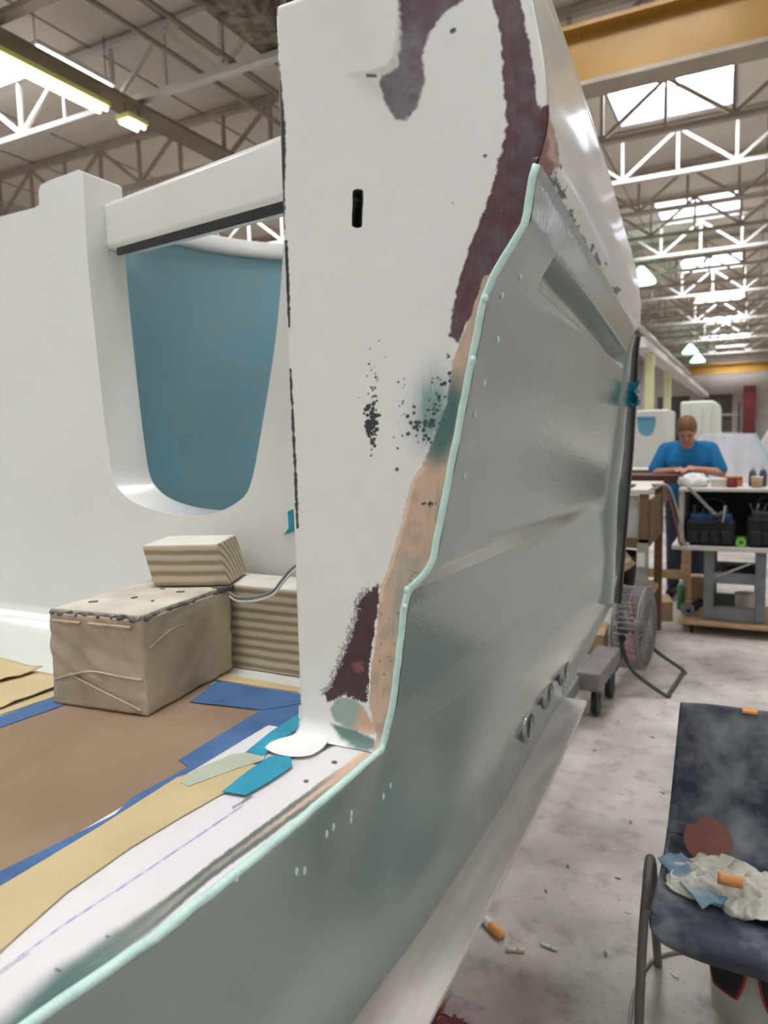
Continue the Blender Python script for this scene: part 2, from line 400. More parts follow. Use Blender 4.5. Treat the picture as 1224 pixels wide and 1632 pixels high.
# columns
M_colm = mat('column_paint', (222, 224, 176), 0.5, 0.03, 2)
for (x, y, lab) in ((-2.42, 20, 'pale yellow steel column nearer the camera'), (-2.58, 26, 'thinner looking pale yellow steel column farther back')):
    t = thing('column', lab, 'column', (x, y, 0))
    MB().bx(x - .11, x + .11, y - .11, y + .11, 0.02, 3.6).build('shaft', M_colm, t, bevel=.01)
    MB().bx(x - .2, x + .2, y - .2, y + .2, 0, .02).build('base_plate', M_steel, t)
t = thing('mezzanine_beam', 'pale beam along the hall resting on the two yellow columns', 'beam', (-2.5, 30, 3.6))
MB().bx(-2.6, -2.36, 18.5, 46.5, 3.62, 3.86).build('web', M_joist_w, t); MB().bx(-2.68, -2.28, 18.5, 46.5, 3.6, 3.62).build('bottom_flange', M_joist_w, t)
# ------------------------------------------------------------------ the boat
Y0 = 0.957; ZS = 1.028; YW = 1.42; YE = 2.28; YP = 2.1
boat = thing('boat', 'white and mint fibreglass boat under repair, with its deck section cut open', 'boat', (-1.2, 1.0, 0.64))
def near(p, Y=Y0): q = on_y(p[0], p[1], Y); return (q[0], q[2])

# --- mint shell, upper part
GN = [near(p) for p in ((864, 264), (857, 284), (848, 353), (835, 376), (794, 441), (779, 481), (760, 576), (699, 889), (691, 909), (659, 940), (653, 967), (635, 1119), (617, 1192))]
far_px = ((1011, 523), (1008, 532), (1002, 551), (1000, 559), (996, 580), (994, 600), (988, 642), (969, 788), (968, 793), (966, 808), (963, 820), (965, 890), (963, 938))
GF = [near(p, YP) for p in far_px]
GN = np.array(GN); GF = np.array(GF); ZS = float(GN[-1, 1])
def edge_x(y): return np.interp(y, [-.5, .355, .48, .66, Y0, YP, 2.3], [-.60, -.5156, -.4988, -.4915, GN[-1, 0], GF[-1, 0], GF[-1, 0]])
NS, NT = 300, 170
def rs2(N_, F_, n):
    d = np.r_[0, np.cumsum(np.linalg.norm(np.diff(N_, axis=0), axis=1))]; t = np.linspace(0, d[-1], n)
    a = np.stack([np.interp(t, d, N_[:, k]) for k in (0, 1)], 1); b_ = np.stack([np.interp(t, d, F_[:, k]) for k in (0, 1)], 1)
    k = np.array([1, 2, 3, 2, 1]) / 9.
    for arr in (a, b_):
        for c in (0, 1):
            pad = np.pad(arr[:, c], 2, mode='edge'); sm = np.convolve(pad, k, 'valid'); arr[1:-1, c] = sm[1:-1]
    return a, b_
sn, sf = rs2(GN, GF, NS)
T = np.linspace(0, 1, NT)[None, :, None]
yy = Y0 - .004 + T[..., 0] * (YP - Y0 + .004)
UPG = np.zeros((NS, NT, 3))
q = sn[:, None, :] * (1 - T) + sf[:, None, :] * T
UPG[..., 0] = q[..., 0]; UPG[..., 2] = q[..., 1]; UPG[..., 1] = yy
px, py = proj(UPG.reshape(-1, 3)); px = px.reshape(NS, NT); py = py.reshape(NS, NT)
SC = [(861, 462), (867, 440), (885, 410), (940, 478), (1001, 563), (992, 586)]
sd = sdf(SC, px, py)
dep = smooth(1.0, -9.0, sd) * 0.035
UPG[..., 0] -= dep
# long raised mouldings and small lumps of resin
M_shell = bpy.data.materials.new('mint_gelcoat'); M_shell.use_nodes = True
nt = M_shell.node_tree; b = nt.nodes['Principled BSDF']
tc = nt.nodes.new('ShaderNodeTexCoord')
n1 = nt.nodes.new('ShaderNodeTexNoise'); n1.inputs['Scale'].default_value = 2.2; nt.links.new(tc.outputs['Object'], n1.inputs[0])
cr = nt.nodes.new('ShaderNodeValToRGB'); cr.color_ramp.elements[0].position = .35; cr.color_ramp.elements[1].position = .65
cr.color_ramp.elements[0].color = (*lin((124, 140, 134)), 1); cr.color_ramp.elements[1].color = (*lin((129, 146, 141)), 1)
nt.links.new(n1.outputs[0], cr.inputs[0]); nt.links.new(cr.outputs[0], b.inputs['Base Color'])
n2 = nt.nodes.new('ShaderNodeTexNoise'); n2.inputs['Scale'].default_value = 190; n2.inputs['Detail'].default_value = 2; nt.links.new(tc.outputs['Object'], n2.inputs[0])
bp = nt.nodes.new('ShaderNodeBump'); bp.inputs['Strength'].default_value = 0.14; bp.inputs['Distance'].default_value = 0.003
nt.links.new(n2.outputs[0], bp.inputs['Height']); nt.links.new(bp.outputs[0], b.inputs['Normal']); nt.links.new(bp.outputs[0], b.inputs['Coat Normal'])
b.inputs['Roughness'].default_value = 0.2; b.inputs['Specular IOR Level'].default_value = 0.6; b.inputs['Coat Weight'].default_value = 0.9; b.inputs['Coat Roughness'].default_value = 0.10
UPG[-1, :, 0] = edge_x(UPG[-1, :, 1]); mb = MB(); mb.grid(UPG); mb.build('upper_shell', M_shell, boat, sm=True, recalc=False, label='glossy mint green moulded outer skin with a long scoop')

# --- mint shell, lower part, runs on towards the camera under the sill
YN = -0.5
LNT = 150; LNS = 40
ly = np.linspace(YN, 2.3, LNT)
LOW = np.zeros((LNS, LNT, 3))
CHZ = 0.655; CHX = -.512
def chine_x(y): return np.interp(y, [-.5, .84, 1.08, 1.52, 2.0, 2.3], [-.515, -.503, -.492, -.496, -.52, -.53])
top = np.stack([edge_x(ly), ZS + np.clip((ly - Y0) / (YP - Y0), 0, 1) * (GF[-1, 1] - ZS)], 1)
ch = chine_x(ly); sl = (UPG[-6, :, 0] - UPG[-2, :, 0]) / (UPG[-6, :, 2] - UPG[-2, :, 2]); Lz = top[:, 1] - CHZ
d_up = -np.interp(ly, UPG[-1, :, 1], sl) * Lz; d_lo = (ch - top[:, 0]) * .8; k_ = smooth(Y0 - .25, Y0, ly); m0 = d_lo * (1 - k_) + d_up * k_
for i in range(LNS):
    s = i / (LNS - 1); h00 = 2 * s ** 3 - 3 * s ** 2 + 1; h10 = s ** 3 - 2 * s ** 2 + s
    LOW[i, :, 0] = top[:, 0] * h00 + h10 * m0 + ch * (1 - h00); LOW[i, :, 2] = top[:, 1] * (1 - s) + CHZ * s; LOW[i, :, 1] = ly
r0_ = LOW[:1] + (LOW[:1] - LOW[1:2]) * np.where(ly > Y0, .5, .05)[None, :, None]; r0_[..., 0] -= .0004; LOWX = np.concatenate([r0_, LOW]); MB().grid(LOWX).build('lower_shell', M_shell, boat, sm=True, recalc=False, label='glossy mint green lower hull side')
# bottom flange
M_flange = mat('flange_grey', (206, 198, 192), 0.4, 0.06, 4, rgb2=(182, 172, 167), stretch=(6, 1, 1))
fx = [(YN, -.385), (0.9, -.402), (1.55, -.418), (2.1, -.444), (2.3, -.456)]
poly = [(CHX - .06, YN, CHZ - .012), (CHX - .06, 2.3, CHZ - .012)] + [(x, y, CHZ - .012) for y, x in reversed(fx)]
MB().prism(poly, (0, 0, .012)).build('bottom_flange', M_flange, boat, bevel=.003, label='dull grey flange along the bottom of the hull')
MB().bx(-2.7, CHX - .02, YN, 2.28, CHZ - .02, CHZ - .0).build('hull_bottom', M_white, boat)
MB().prism([(-2.7, 2.285, CHZ), (-.53, 2.285, CHZ), (float(edge_x(np.array(2.3))), 2.285, 1.0), (-2.7, 2.285, 1.0)], (0, .015, 0)).build('hull_end', M_white, boat)
# rough mint edge of the shell
pts = [(p[0] - .005, Y0 - .008, p[1]) for p in resample(GN, 60)]
pts = pts[:-1] + [(float(edge_x(np.array(y))) - .004, y, ZS + .001) for y in np.linspace(Y0 - .012, YN, 60)]
pts = [(p[0] + random.uniform(-.0006, .0006), p[1], p[2] + random.uniform(-.0008, .0008)) for p in pts]
MB().tube(pts, .0056, 8).build('shell_edge', M_green_edge, boat, sm=True, label='pale mint cut edge of the outer skin')
for (x, z) in [near(p) for p in ((778, 478), (758, 575), (654, 938), (650, 965))]:
    MB().ell((x, Y0 - .011, z), (.0052, .005, .0065), 8, 6).build('resin_lump', M_green_edge, boat, sm=True)
# resin drips on the lower side
for (dx, dy) in ((372, 1394), (560, 1305), (526, 1315), (620, 1250), (612, 1272), (488, 1385), (475, 1390), (520, 1328), (556, 1300), (755, 660), (740, 760), (792, 540), (800, 470), (828, 440), (770, 610)):
    r = ray(dx, dy); best = None
    G = LOW if dy > 1200 else UPG
    gx, gy = proj(G.reshape(-1, 3)); k = np.argmin((gx - dx) ** 2 + (gy - dy) ** 2); p = G.reshape(-1, 3)[k]
    MB().ell((p[0], p[1], p[2]), (.003, .0035, .006), 6, 5).build('resin_drip', M_green_edge, boat, sm=True)

# far end flange of the shell and its black seal
rimf = [near(p, YP + .02) for p in ((1007, 533), (1001, 556), (992, 625), (979, 715), (968, 800), (967, 880), (968, 962))]
rimo = [(x + .022, z) for x, z in rimf]
rimb = [near(p, YE) for p in ((1017, 536), (1014, 556), (1011, 625), (1006, 715), (999, 800), (993, 880), (987, 962))]
zc_ = [z for x, z in rimf]
G = np.array([[(x - .012, YP - .002, z) for x, z in rimf], [(x + .004, YP + .004, z) for x, z in rimf], [(xb * .35 + x * .65 + .008, YP + .03, z) for (x, z), (xb, zb) in zip(rimf, rimb)], [(xb, YE, zb) for (xb, zb) in rimb], [(xb - .03, YE, zb) for (xb, zb) in rimb]])
mb = MB(); mb.grid(G, flip=True); mb.build('end_flange', M_shell, boat, sm=True, recalc=True, label='raised mint flange at the far end of the skin')
mb = MB(); mb.grid(np.array([[(x - .02, YE + .001, z) for x, z in rimb], [(x + .004, YE + .001, z) for x, z in rimb], [(x + .004, YE + .03, z) for x, z in rimb], [(x - .02, YE + .03, z) for x, z in rimb]])); mb.build('edge_seal', M_black, boat, label='black seal strip on the far edge')

# through-hull fittings
M_chrome = mat('fitting_metal', (170, 172, 172), 0.25, 0.05, 8, metal=0.9)
for dx, dy in ((838, 1155), (870, 1105), (897, 1070)):
    gx, gy = proj(LOW.reshape(-1, 3)); k = np.argmin((gx - dx) ** 2 + (gy - dy) ** 2); p = LOW.reshape(-1, 3)[k]
    o = MB().lathe([(.03, -.01), (.041, -.004), (.041, .005), (.038, .011), (.032, .013), (.030, .010), (.030, -.02)], p, 28, 'x', cap=False).build('through_hull_fitting', M_chrome, boat, sm=True, label='round metal through-hull fitting')
    MB().lathe([(.0305, .0045), (.0305, -.002)], p, 24, 'x').build('hole', M_black, o)  # black disc stands in for the darkness inside the fitting

# --- white upper side (outside), painted with the bare patches beside the skin
WN = np.array([(GN[0, 0] - .05, GN[0, 1] - .06), (GN[0, 0] - .012, GN[0, 1] - .004)] + [near(p) for p in ((870, 205), (872, 150), (866, 85), (851, 5), (838, -85), (815, -128))] + [(-.45, 2.160), (-.655, 2.155)])
tf = near((1014, 530), YE)
WF = np.array([(tf[0] - .07, tf[1] - .07), (tf[0] - .014, tf[1] - .004)] + [near(p, YE) for p in ((1018, 518), (1020, 503), (1021, 480), (1015, 440), (1004, 395), (992, 381))] + [(-.45, 2.02), (-.655, 2.015)])
wn = spline(WN, 160); wf = spline(WF, 160)
NTW = 190; T = (np.linspace(0, 1, NTW) ** 1.4)[None, :, None]
q = wn[:, None, :] * (1 - T) + wf[:, None, :] * T
WS = np.zeros((160, NTW, 3)); WS[..., 0] = q[..., 0] ; WS[..., 2] = q[..., 1] + 0.02 * np.sin(T[..., 0] * math.pi) * smooth(1.95, 2.1, q[..., 1]); WS[..., 1] = Y0 + .006 + T[..., 0] * (YE - Y0 - .006)
px, py = proj(WS.reshape(-1, 3))
WHITE = lin((225, 225, 218))
def lay(col, c, mk): return col * (1 - mk[:, None]) + lin(c)[None] * mk[:, None]
col = np.tile(WHITE, (len(px), 1))
gl = [(853, 270), (905, 350), (960, 440), (1012, 535)]
dg = dline(gl, px, py)
fade = smooth(1010, 880, px)
n1 = fbm(px / 7, py / 14, 4)
mk = smooth(0.03, 0.08, n1 + 0.19 * fade - dg / (50.0 + 60 * fade) - .02) * (dg < 45)
col = lay(col, (44, 48, 50), mk)
mk = smooth(6, -4, sdf([(845, 150), (862, 165), (872, 190), (884, 215), (890, 262), (850, 300), (830, 250)], px, py) + 14 * fbm(px / 8, py / 8))
col = lay(col, (120, 66, 58), mk)
mk = smooth(4, -3, sdf([(862, 170), (872, 175), (884, 215), (888, 262), (876, 250), (872, 200)], px, py) + 9 * fbm(px / 5, py / 9)); col = lay(col, (186, 140, 118), mk)
mk = smooth(26, 0, dline([(925, 300), (960, 400), (985, 440)], px, py)) * .25; col = lay(col, (186, 186, 214), mk)
M_pside = paint_mat('painted_side', 0.28, 0.25)
o = MB().grid(WS).build('upper_side', M_pside, boat, sm=True, recalc=False, label='white upper side with scratched black marks along the mint skin'); set_paint(o, col)

# --- post face: end of the cut side, filler and bare patches
NR, NC = 760, 270
zr = np.linspace(ZS + .0005, 2.157, NR)
rb = np.where(zr < GN[0, 1], np.interp(zr, GN[::-1, 1], GN[::-1, 0]) - .004, np.interp(zr, wn[:120, 1], wn[:120, 0]))
rb = np.where((zr > wn[100, 1]), np.interp(zr, wn[:128, 1], wn[:128, 0]), rb)
u = np.linspace(0, 1, NC)
PG = np.zeros((NR, NC, 3)); PG[..., 0] = -.655 + (rb[:, None] + .655) * u[None]; PG[..., 2] = zr[:, None]; PG[..., 1] = Y0
def rnd(d, r): dd = np.clip(d, 0, r); return r - np.sqrt(np.maximum(r * r - (r - dd) ** 2, 0))
PG[..., 1] += rnd(PG[..., 0] + .655, .009) + rnd(2.157 - PG[..., 2], .012) + np.where(PG[..., 2] > 1.86, rnd(rb[:, None] - PG[..., 0], .010), 0)
px, py = proj(PG.reshape(-1, 3)); X = px.reshape(NR, NC); Yp = py.reshape(NR, NC)
sd = sdf([(480, 122), (600, 119), (622, 111), (632, 96), (638, 55), (646, -80), (480, -80)], X, Yp)
PG[..., 1] -= .007 * smooth(5, -5, sd) * smooth(540, 610, X + 0.3 * (100 - np.minimum(Yp, 100)) )
slot = sdf([(563.5, 306), (566, 303), (575, 303), (577.5, 306), (576, 359), (573, 362), (564.5, 362), (562, 359)], X, Yp)
PG[..., 1] += .02 * smooth(0.0, -1.2, slot)
rB = .03; dz = np.clip(ZS + rB - PG[..., 2], 0, rB); PG[..., 1] -= rB - np.sqrt(np.maximum(rB * rB - dz ** 2, 0))
nA = fbm(px / 6, py / 6, 4); nB = fbm(px / 22, py / 22, 4); nC = fbm(px / 2.5, py / 2.5, 3); nS = fbm(px / 3.0 + 40, py / 40, 3)
col = np.tile(WHITE, (len(px), 1)) * (1 + 0.05 * nB[:, None])
# left edge, bare black line
ledge = [(441, 40), (444, 95), (447, 160), (451, 220), (452, 300), (453, 365)]
wv = np.interp(py, [30, 90, 130, 190, 250, 300, 360, 375], [0, 1, 4, 8, 6, 4, 2.5, 0])
mk = smooth(1.5, -1.5, dline(ledge, px, py) - wv * .65 + 5 * nA); col = lay(col, (48, 50, 52), mk * (wv > .3))
mk = smooth(1.2, -1.2, dline([(456, 385), (458, 430), (461, 520)], px, py) - 2.4 + 4 * nA); col = lay(col, (48, 50, 52), mk)
mk = smooth(1.2, -1.2, dline([(463, 590), (467, 680), (471, 760), (474, 840)], px, py) - 2.2 + 4 * nA); col = lay(col, (52, 54, 56), mk)
mk = smooth(1.5, -1.5, sdf([(436, 14), (443, 12), (442, 24), (437, 28)], px, py) + 3 * nA); col = lay(col, (60, 62, 66), mk)
# maroon sanded-through band
R1 = [(742, -60), (785, 0), (798, 51), (800, 102), (806, 165), (806, 212), (796, 251), (785, 298), (769, 345), (749, 392), (734, 435), (722, 482), (716, 535), (730, 545), (742, 520), (752, 500), (764, 470), (800, 420), (845, 340), (900, 260), (900, 165), (870, 166), (863, 172), (857, 166), (852, 130), (846, 78), (830, -5), (826, -60)]
sdm = sdf(R1, px, py); mk = smooth(1.6, -2.0, sdm + 9 * fbm(px / 11, py / 11, 3) + 2 * nC)
mar = lin((84, 50, 54))[None] * (1 + 0.6 * nB[:, None]) ; gre = lin((92, 86, 92))[None] * (1 + .5 * nA[:, None])
mixg = (.75 * smooth(-.15, .25, nB * .6 + 0.35 * nS + .0025 * (-sdm - 25)))[:, None]
col = col * (1 - mk[:, None]) + (mar * (1 - mixg) + gre * mixg) * mk[:, None]
mk = smooth(2, -6, np.abs(sdm + 9) - 5 + 16 * nA) * .35 * (px < 830); col = lay(col, (110, 76, 74), mk)
# hook shaped grey and maroon patch
R2 = [(636, -60), (720, -60), (742, 0), (710, 20), (687, 51), (673, 90), (679, 125), (667, 169), (647, 192), (630, 192), (612, 165), (604, 129), (608, 120), (632, 108), (639, 60)]
s2 = sdf(R2, px, py); mk = smooth(2, -4, s2 + 6 * nA)
g2 = lin((118, 112, 114))[None] * (1 + .4 * nA[:, None]); m2 = lin((92, 66, 72))[None] * (1 + .7 * nB[:, None])
fm = np.clip(smooth(110, 20, py) * .8 + nB * 1.5 + .1, 0, 1)[:, None]
col = col * (1 - mk[:, None]) + (g2 * (1 - fm) + m2 * fm) * mk[:, None]
mk = smooth(1.5, -1.5, dline([(586, 121), (599, 121.5)], px, py) - 2); col = lay(col, (70, 70, 74), mk)
# bare lower right: peach filler band beside the skin
R5 = [(772, 440), (752, 500), (735, 540), (722, 575), (712, 640), (690, 700), (672, 745), (656, 765), (641, 830), (621, 900), (606, 936), (600, 1010), (592, 1061), (588, 1118), (596, 1160), (606, 1190), (640, 1190), (800, 440)]
s5 = sdf(R5, px, py); mk = smooth(1.2, -1.2, s5 + 5 * nA)
pe = np.array([lin((208, 176, 150))]) * (1 + .25 * nB[:, None] + .08 * nS[:, None])
tan = lin((170, 152, 132))[None] * (1 + .3 * nB[:, None]); k_ = smooth(-.2, .3, nS * .3 + nB)[:, None]
col = col * (1 - mk[:, None]) + (pe * (1 - k_) + tan * k_) * mk[:, None]
mk = smooth(2.5, -1, np.abs(s5 + 3) - 2 + 3 * nA) * (py > 745) * (py < 960) * .8; col = lay(col, (226, 202, 172), mk)
mk = smooth(22, 0, dline([(735, 500), (718, 545)], px, py)) * smooth(3, -3, s5) * .7; col = lay(col, (120, 116, 116), mk)
# sprayed green haze
gz = np.exp(-(((px - 690 + (py - 640) * .10) / 30) ** 2 + ((py - 652) / 58) ** 2) ** 1.2)
mk = np.clip(gz * (1.0 + .8 * nS) * 1.05, 0, .92); col = lay(col, (112, 148, 142), mk)
gz = np.exp(-(((px - 712 + (py - 660) * .22) / 26) ** 2 + ((py - 672) / 70) ** 2) ** 2.0); mk = np.clip(gz * 1.1, 0, 1) * smooth(2, -4, s5 + 4 * nA); col = lay(col, (72, 104, 100), mk)
mk = smooth(30, 4, dline([(650, 900), (632, 1000)], px, py)) * smooth(2, -4, s5) * (.45 + .8 * nS); col = lay(col, (142, 158, 146), np.clip(mk, 0, 1))
mk = smooth(20, 4, dline([(700, 780), (690, 860)], px, py)) * smooth(2, -4, s5) * (.15 + .8 * nS); col = lay(col, (150, 160, 140), np.clip(mk, 0, 1))
# lower maroon patch
R3 = [(603, 930), (575, 954), (566, 996), (549, 1042), (533, 1084), (517, 1107), (522, 1119), (547, 1107), (584, 1121), (589, 1061), (596, 1010), (603, 963)]
s3 = sdf(R3, px, py); mk = smooth(1.2, -1.5, s3 + 7 * nA + 9 * nC * (px < 590)); m3 = lin((72, 46, 50))[None] * (1 + .6 * nB[:, None])
col = col * (1 - mk[:, None]) + m3 * mk[:, None]
mk = smooth(4, 0, np.abs(s3) - 5 + 20 * nC) * (px < 588) * (py < 1108) * .6; col = lay(col, (60, 48, 50), mk)
mk = smooth(3, -2, sdf([(562, 1056), (577, 1053), (579, 1068), (564, 1071)], px, py) + 9 * nA) * .6; col = lay(col, (150, 90, 86), mk)
# rounded green and peach corner
R4 = [(526, 1130), (534, 1116), (547, 1111), (566, 1114), (580, 1126), (590, 1145), (602, 1172), (580, 1168), (552, 1160), (534, 1150)]
s4 = sdf(R4, px, py); mk = smooth(2, -3, s4 + 4 * nA)
gc = lin((150, 168, 156))[None]; pc = lin((212, 172, 146))[None]; k_ = smooth(562, 582, px + .3 * (py - 1140))[:, None]
col = col * (1 - mk[:, None]) + (gc * (1 - k_) + pc * k_) * (1 + .3 * nB[:, None]) * mk[:, None]
mk = smooth(3, -3, sdf([(528, 1154), (560, 1160), (600, 1176), (606, 1188), (580, 1186), (548, 1172)], px, py) + 3 * nA); col = lay(col, (92, 116, 110), mk)
# speckles
def cluster(n_, fx_, fy_, r0, r1, c=(46, 48, 50)):
    global col
    for _ in range(n_):
        x, y, r = fx_(), fy_(), random.uniform(r0, r1); d = np.hypot(px - x, py - y)
        k = d < r + 3
        if k.any():
            m_ = smooth(r + .9, r - .9, d[k] + 3 * nC[k]); col[k] = col[k] * (1 - m_[:, None]) + lin(c)[None] * m_[:, None]
g = random.gauss
cluster(85, lambda: g(591, 5), lambda: g(674, 20), 1.2, 4.2); cluster(26, lambda: g(594, 9), lambda: g(650, 45), .5, 2); cluster(14, lambda: g(598, 8), lambda: g(590, 18), .5, 1.6, (130, 130, 132))
cluster(48, lambda: g(672, 12), lambda: g(674, 12), 1.0, 3.8, (56, 66, 66)); cluster(18, lambda: g(690, 8), lambda: g(650, 22), .8, 2.4, (50, 60, 62)); cluster(14, lambda: g(640, 5), lambda: g(640, 30), .6, 2.0)
for (x, y) in ((714, 600), (706, 612), (700, 604), (712, 568), (697, 630), (703, 640)): cluster(3, lambda: g(x, 3), lambda: g(y, 3), 1, 3.4)
cluster(12, lambda: g(683, 5), lambda: g(803, 3), .6, 2.2, (50, 66, 64)); cluster(6, lambda: g(655, 6), lambda: g(922, 6), .6, 2.6, (60, 74, 72))
cluster(16, lambda: random.uniform(604, 640), lambda: random.uniform(960, 1110), .5, 1.6, (90, 80, 72))
for x, y, r in ((720, 50, 4), (724, 48, 3.6), (772.5, 248, 3.0), (633, 748, 3), (663, 888, 1.5), (722, 323, 2.2), (798, 335, 0.9)): cluster(1, lambda: x, lambda: y, r, r, (66, 70, 76) if r > 2.3 else (180, 178, 172))
mk = smooth(2.0, 1.2, slot.ravel()); col = lay(col, (20, 20, 22), mk)  # slot interior painted black in place of the shade of its depth
M_post = paint_mat('painted_post', 0.36, 0.08)
o = MB().grid(PG).build('post_face', M_post, boat, sm=True, recalc=False, label='white post face with maroon, peach and green sanded patches'); set_paint(o, col)
# inner wall of the post, its rear and the roof behind
MB().bx(-.655, -.640, Y0 + .009, YE, ZS - .02, 2.0).build('inner_side', M_white, boat)
mb = MB(); mb.prism([(x, YE - .004, z) for x, z in wf[20:]] + [(-.655, YE - .004, 1.0), (-.36, YE - .004, 1.0)], (0, .02, 0)); mb.build('rear_side', M_white, boat)

# --- sill and cockpit sole
NR2, NC2 = 560, 170
sy = np.linspace(YN, Y0 + .002, NR2); ex_ = edge_x(sy)
SG = np.zeros((NR2, NC2, 3)); uu = np.linspace(0, 1, NC2)
SG[..., 0] = ex_[:, None] - .004 + (-.80 - ex_[:, None]) * uu[None]; SG[..., 1] = sy[:, None]
SG[..., 2] = ZS - .001 - .032 * smooth(-.715, -.765, SG[..., 0])
px, py = proj(SG.reshape(-1, 3)); nA = fbm(px / 6, py / 6, 4); nB = fbm(px / 26, py / 26, 4); nS = fbm((px * .82 - py * .57) / 60, (px * .57 + py * .82) / 3.5, 3)
near_ok = SG.reshape(-1, 3)[:, 1] > .05
col = np.tile(lin((221, 217, 215)), (len(px), 1)) * (1 + .04 * nB[:, None])
gb = [(575, 1199), (491, 1262), (434, 1304), (335, 1377), (261, 1435), (173, 1492), (94, 1544), (0, 1628), (-400, 1900), (-300, 2000), (52, 1650), (330, 1405), (620, 1192)]
s1 = sdf(gb, px, py)
wide = np.interp(px, [0, 120, 300, 420, 600], [22, 14, 3, 1.5, 1.2])
mk = smooth(wide, -wide, s1 + 4 * nB)
t_ = np.clip((px - 130) / 420, 0, 1)[:, None]
c0 = lin((86, 112, 108))[None]; c1 = lin((158, 150, 138))[None]; c2 = lin((208, 176, 152))[None]
cc = np.where(t_ < .5, c0 * (1 - 2 * t_) + c1 * 2 * t_, c1 * (2 - 2 * t_) + c2 * (2 * t_ - 1)) * (1 + .7 * nS[:, None])
col = col * (1 - mk[:, None]) + cc * mk[:, None]
mk = smooth(3.5, 0, np.abs(s1 + 3) - 2 + 4 * nA) * smooth(180, 300, px) * smooth(560, 480, px) * .9; col = lay(col, (84, 98, 94), mk)
mk = smooth(2, -2, sdf([(553, 1180), (512, 1199), (530, 1174)], px, py) + 3 * nA); col = lay(col, (84, 56, 58), mk)
dl = dline([(-60, 1590), (0, 1548), (100, 1475), (200, 1410), (300, 1343), (390, 1282)], px, py)
dash = smooth(-.05, .05, np.sin(px / 4.2) * .25 + nA + .12 * smooth(120, 350, px))
mk = smooth(1.8, .4, dl - 1.2 * (nB + .2)) * (.45 + .4 * dash); col = lay(col, (120, 118, 190), mk)
mk = smooth(1.6, .2, dline([(0, 1552), (48, 1518)], px, py)) * .7; col = lay(col, (90, 86, 100), mk)
for x, y, r in ((533, 1215, 5), (488, 1245, 4.5), (92, 1546, 5.5), (172, 1492, 3.5)):
    mk = smooth(r + 1, r - 1, np.hypot((px - x), (py - y) * 1.7)); col = lay(col, (66, 76, 76), mk)
mk = smooth(2, 0, dline([(440, 1192), (455, 1196), (480, 1193), (487, 1189)], px, py) - 1.5) * .8; col = lay(col, (160, 164, 160), mk)
mk = smooth(2, -1, dline([(372, 1287), (400, 1270)], px, py) - 1.5 + 3 * nA) * .8; col = lay(col, (74, 76, 82), mk)
M_sill = paint_mat('painted_sill', 0.3, 0.2, .05)
o = MB().grid(SG).build('sill', M_sill, boat, sm=True, recalc=False, label='white sill with smudged green edge and dashed blue line'); set_paint(o, col)
MB().bx(-2.9, -.62, YN, YW + .1, .96, .999).build('cockpit_sole', M_white, boat)
MB().bx(-.80, -.60, YN, YE, .9, 1.003).build('sill_core', M_white, boat)

# --- cockpit end wall with U-shaped notch
def wp(x, y, Y=YW): q = on_y(x, y, Y); return (q[0], Y, q[2])
k = (YW) / 1.5
notch = [(135, 330), (140, 420), (150, 520), (163, 640), (174, 725), (181, 762), (193, 783), (215, 801), (255, 815), (300, 821), (335, 820), (362, 810), (389, 791), (401, 765), (410, 722), (424, 640), (437, 555), (446, 470), (452, 380)]
NP = [wp(*p) for p in notch]; NP = [(p[0], YW, p[2]) for p in spline([(p[0], p[2], 0) for p in NP], 70)[:, [0, 2, 1]].tolist()] if False else [(q[0], YW, q[1]) for q in spline([(p[0], p[2]) for p in NP], 80).tolist()]
tl = [wp(-260, 400), wp(0, 345), wp(54, 331), wp(62, 326), wp(61, 305), wp(64, 295), wp(75, 289), wp(125, 270)]
ztop = tl[-1][2]
poly = [(-3.0, YW, .96), (-3.0, YW, tl[1][2])] + [(p[0], YW, p[2]) for p in tl[1:]] + [(NP[0][0], YW, ztop - .01)] + NP[2:] + [(NP[-1][0] + .0, YW, 1.95), (-.66, YW, 1.95), (-.66, YW, .96)]
mb = MB(); mb.prism(poly, (0, .135, 0)); mb.build('end_wall', M_white, boat, bevel=.007, seg=3, label='white end wall with a U-shaped notch')
# fillet at the foot of the wall
fl_ = []
for i in range(9):
    a = math.pi / 2 * i / 8; fl_.append([(x, YW + .002 - .05 * (1 - math.sin(a)), .999 + .05 * (1 - math.cos(a))) for x in (-2.9, -.66)])
MB().grid(np.array(fl_)).build('wall_fillet', M_white, boat, sm=True)
# rail across the notch
e0 = on_x(168, 322, NP[2][0] + .002); A0 = np.array([NP[2][0] - .01, e0[1], e0[2]]); 
A1 = on_y(440, 213, 1.22); dirv = (A1 - A0); A2 = A0 + dirv * 1.14
HB = .128; DB = .09
nrm = np.array([dirv[1], -dirv[0], 0]); nrm = nrm / np.linalg.norm(nrm); 
if nrm[1] > 0: nrm = -nrm
pf = [A0, A2]
mb = MB(); vs = []
for p in pf: vs += [p, p - np.array([0, 0, HB]), p - np.array([0, 0, HB]) - nrm * DB, p - nrm * DB]
mb.add(vs, [(0, 1, 2, 3), (7, 6, 5, 4), (0, 4, 5, 1), (1, 5, 6, 2), (2, 6, 7, 3), (3, 7, 4, 0)]); mb.build('cross_rail', M_white, boat, bevel=.016, seg=4, label='glossy white rail across the top of the notch')
low0 = A0 - np.array([0, 0, HB]); low1 = A2 - np.array([0, 0, HB])
mb = MB(); mb.bar(low0 + (low1 - low0) * .06 - nrm * .012 + np.array([0, 0, -.002]), low1 - nrm * .012 + np.array([0, 0, -.002]), .008, .03); mb.build('rail_shadow_line', M_black, boat)  # black strip standing in for the shadow line under the rail
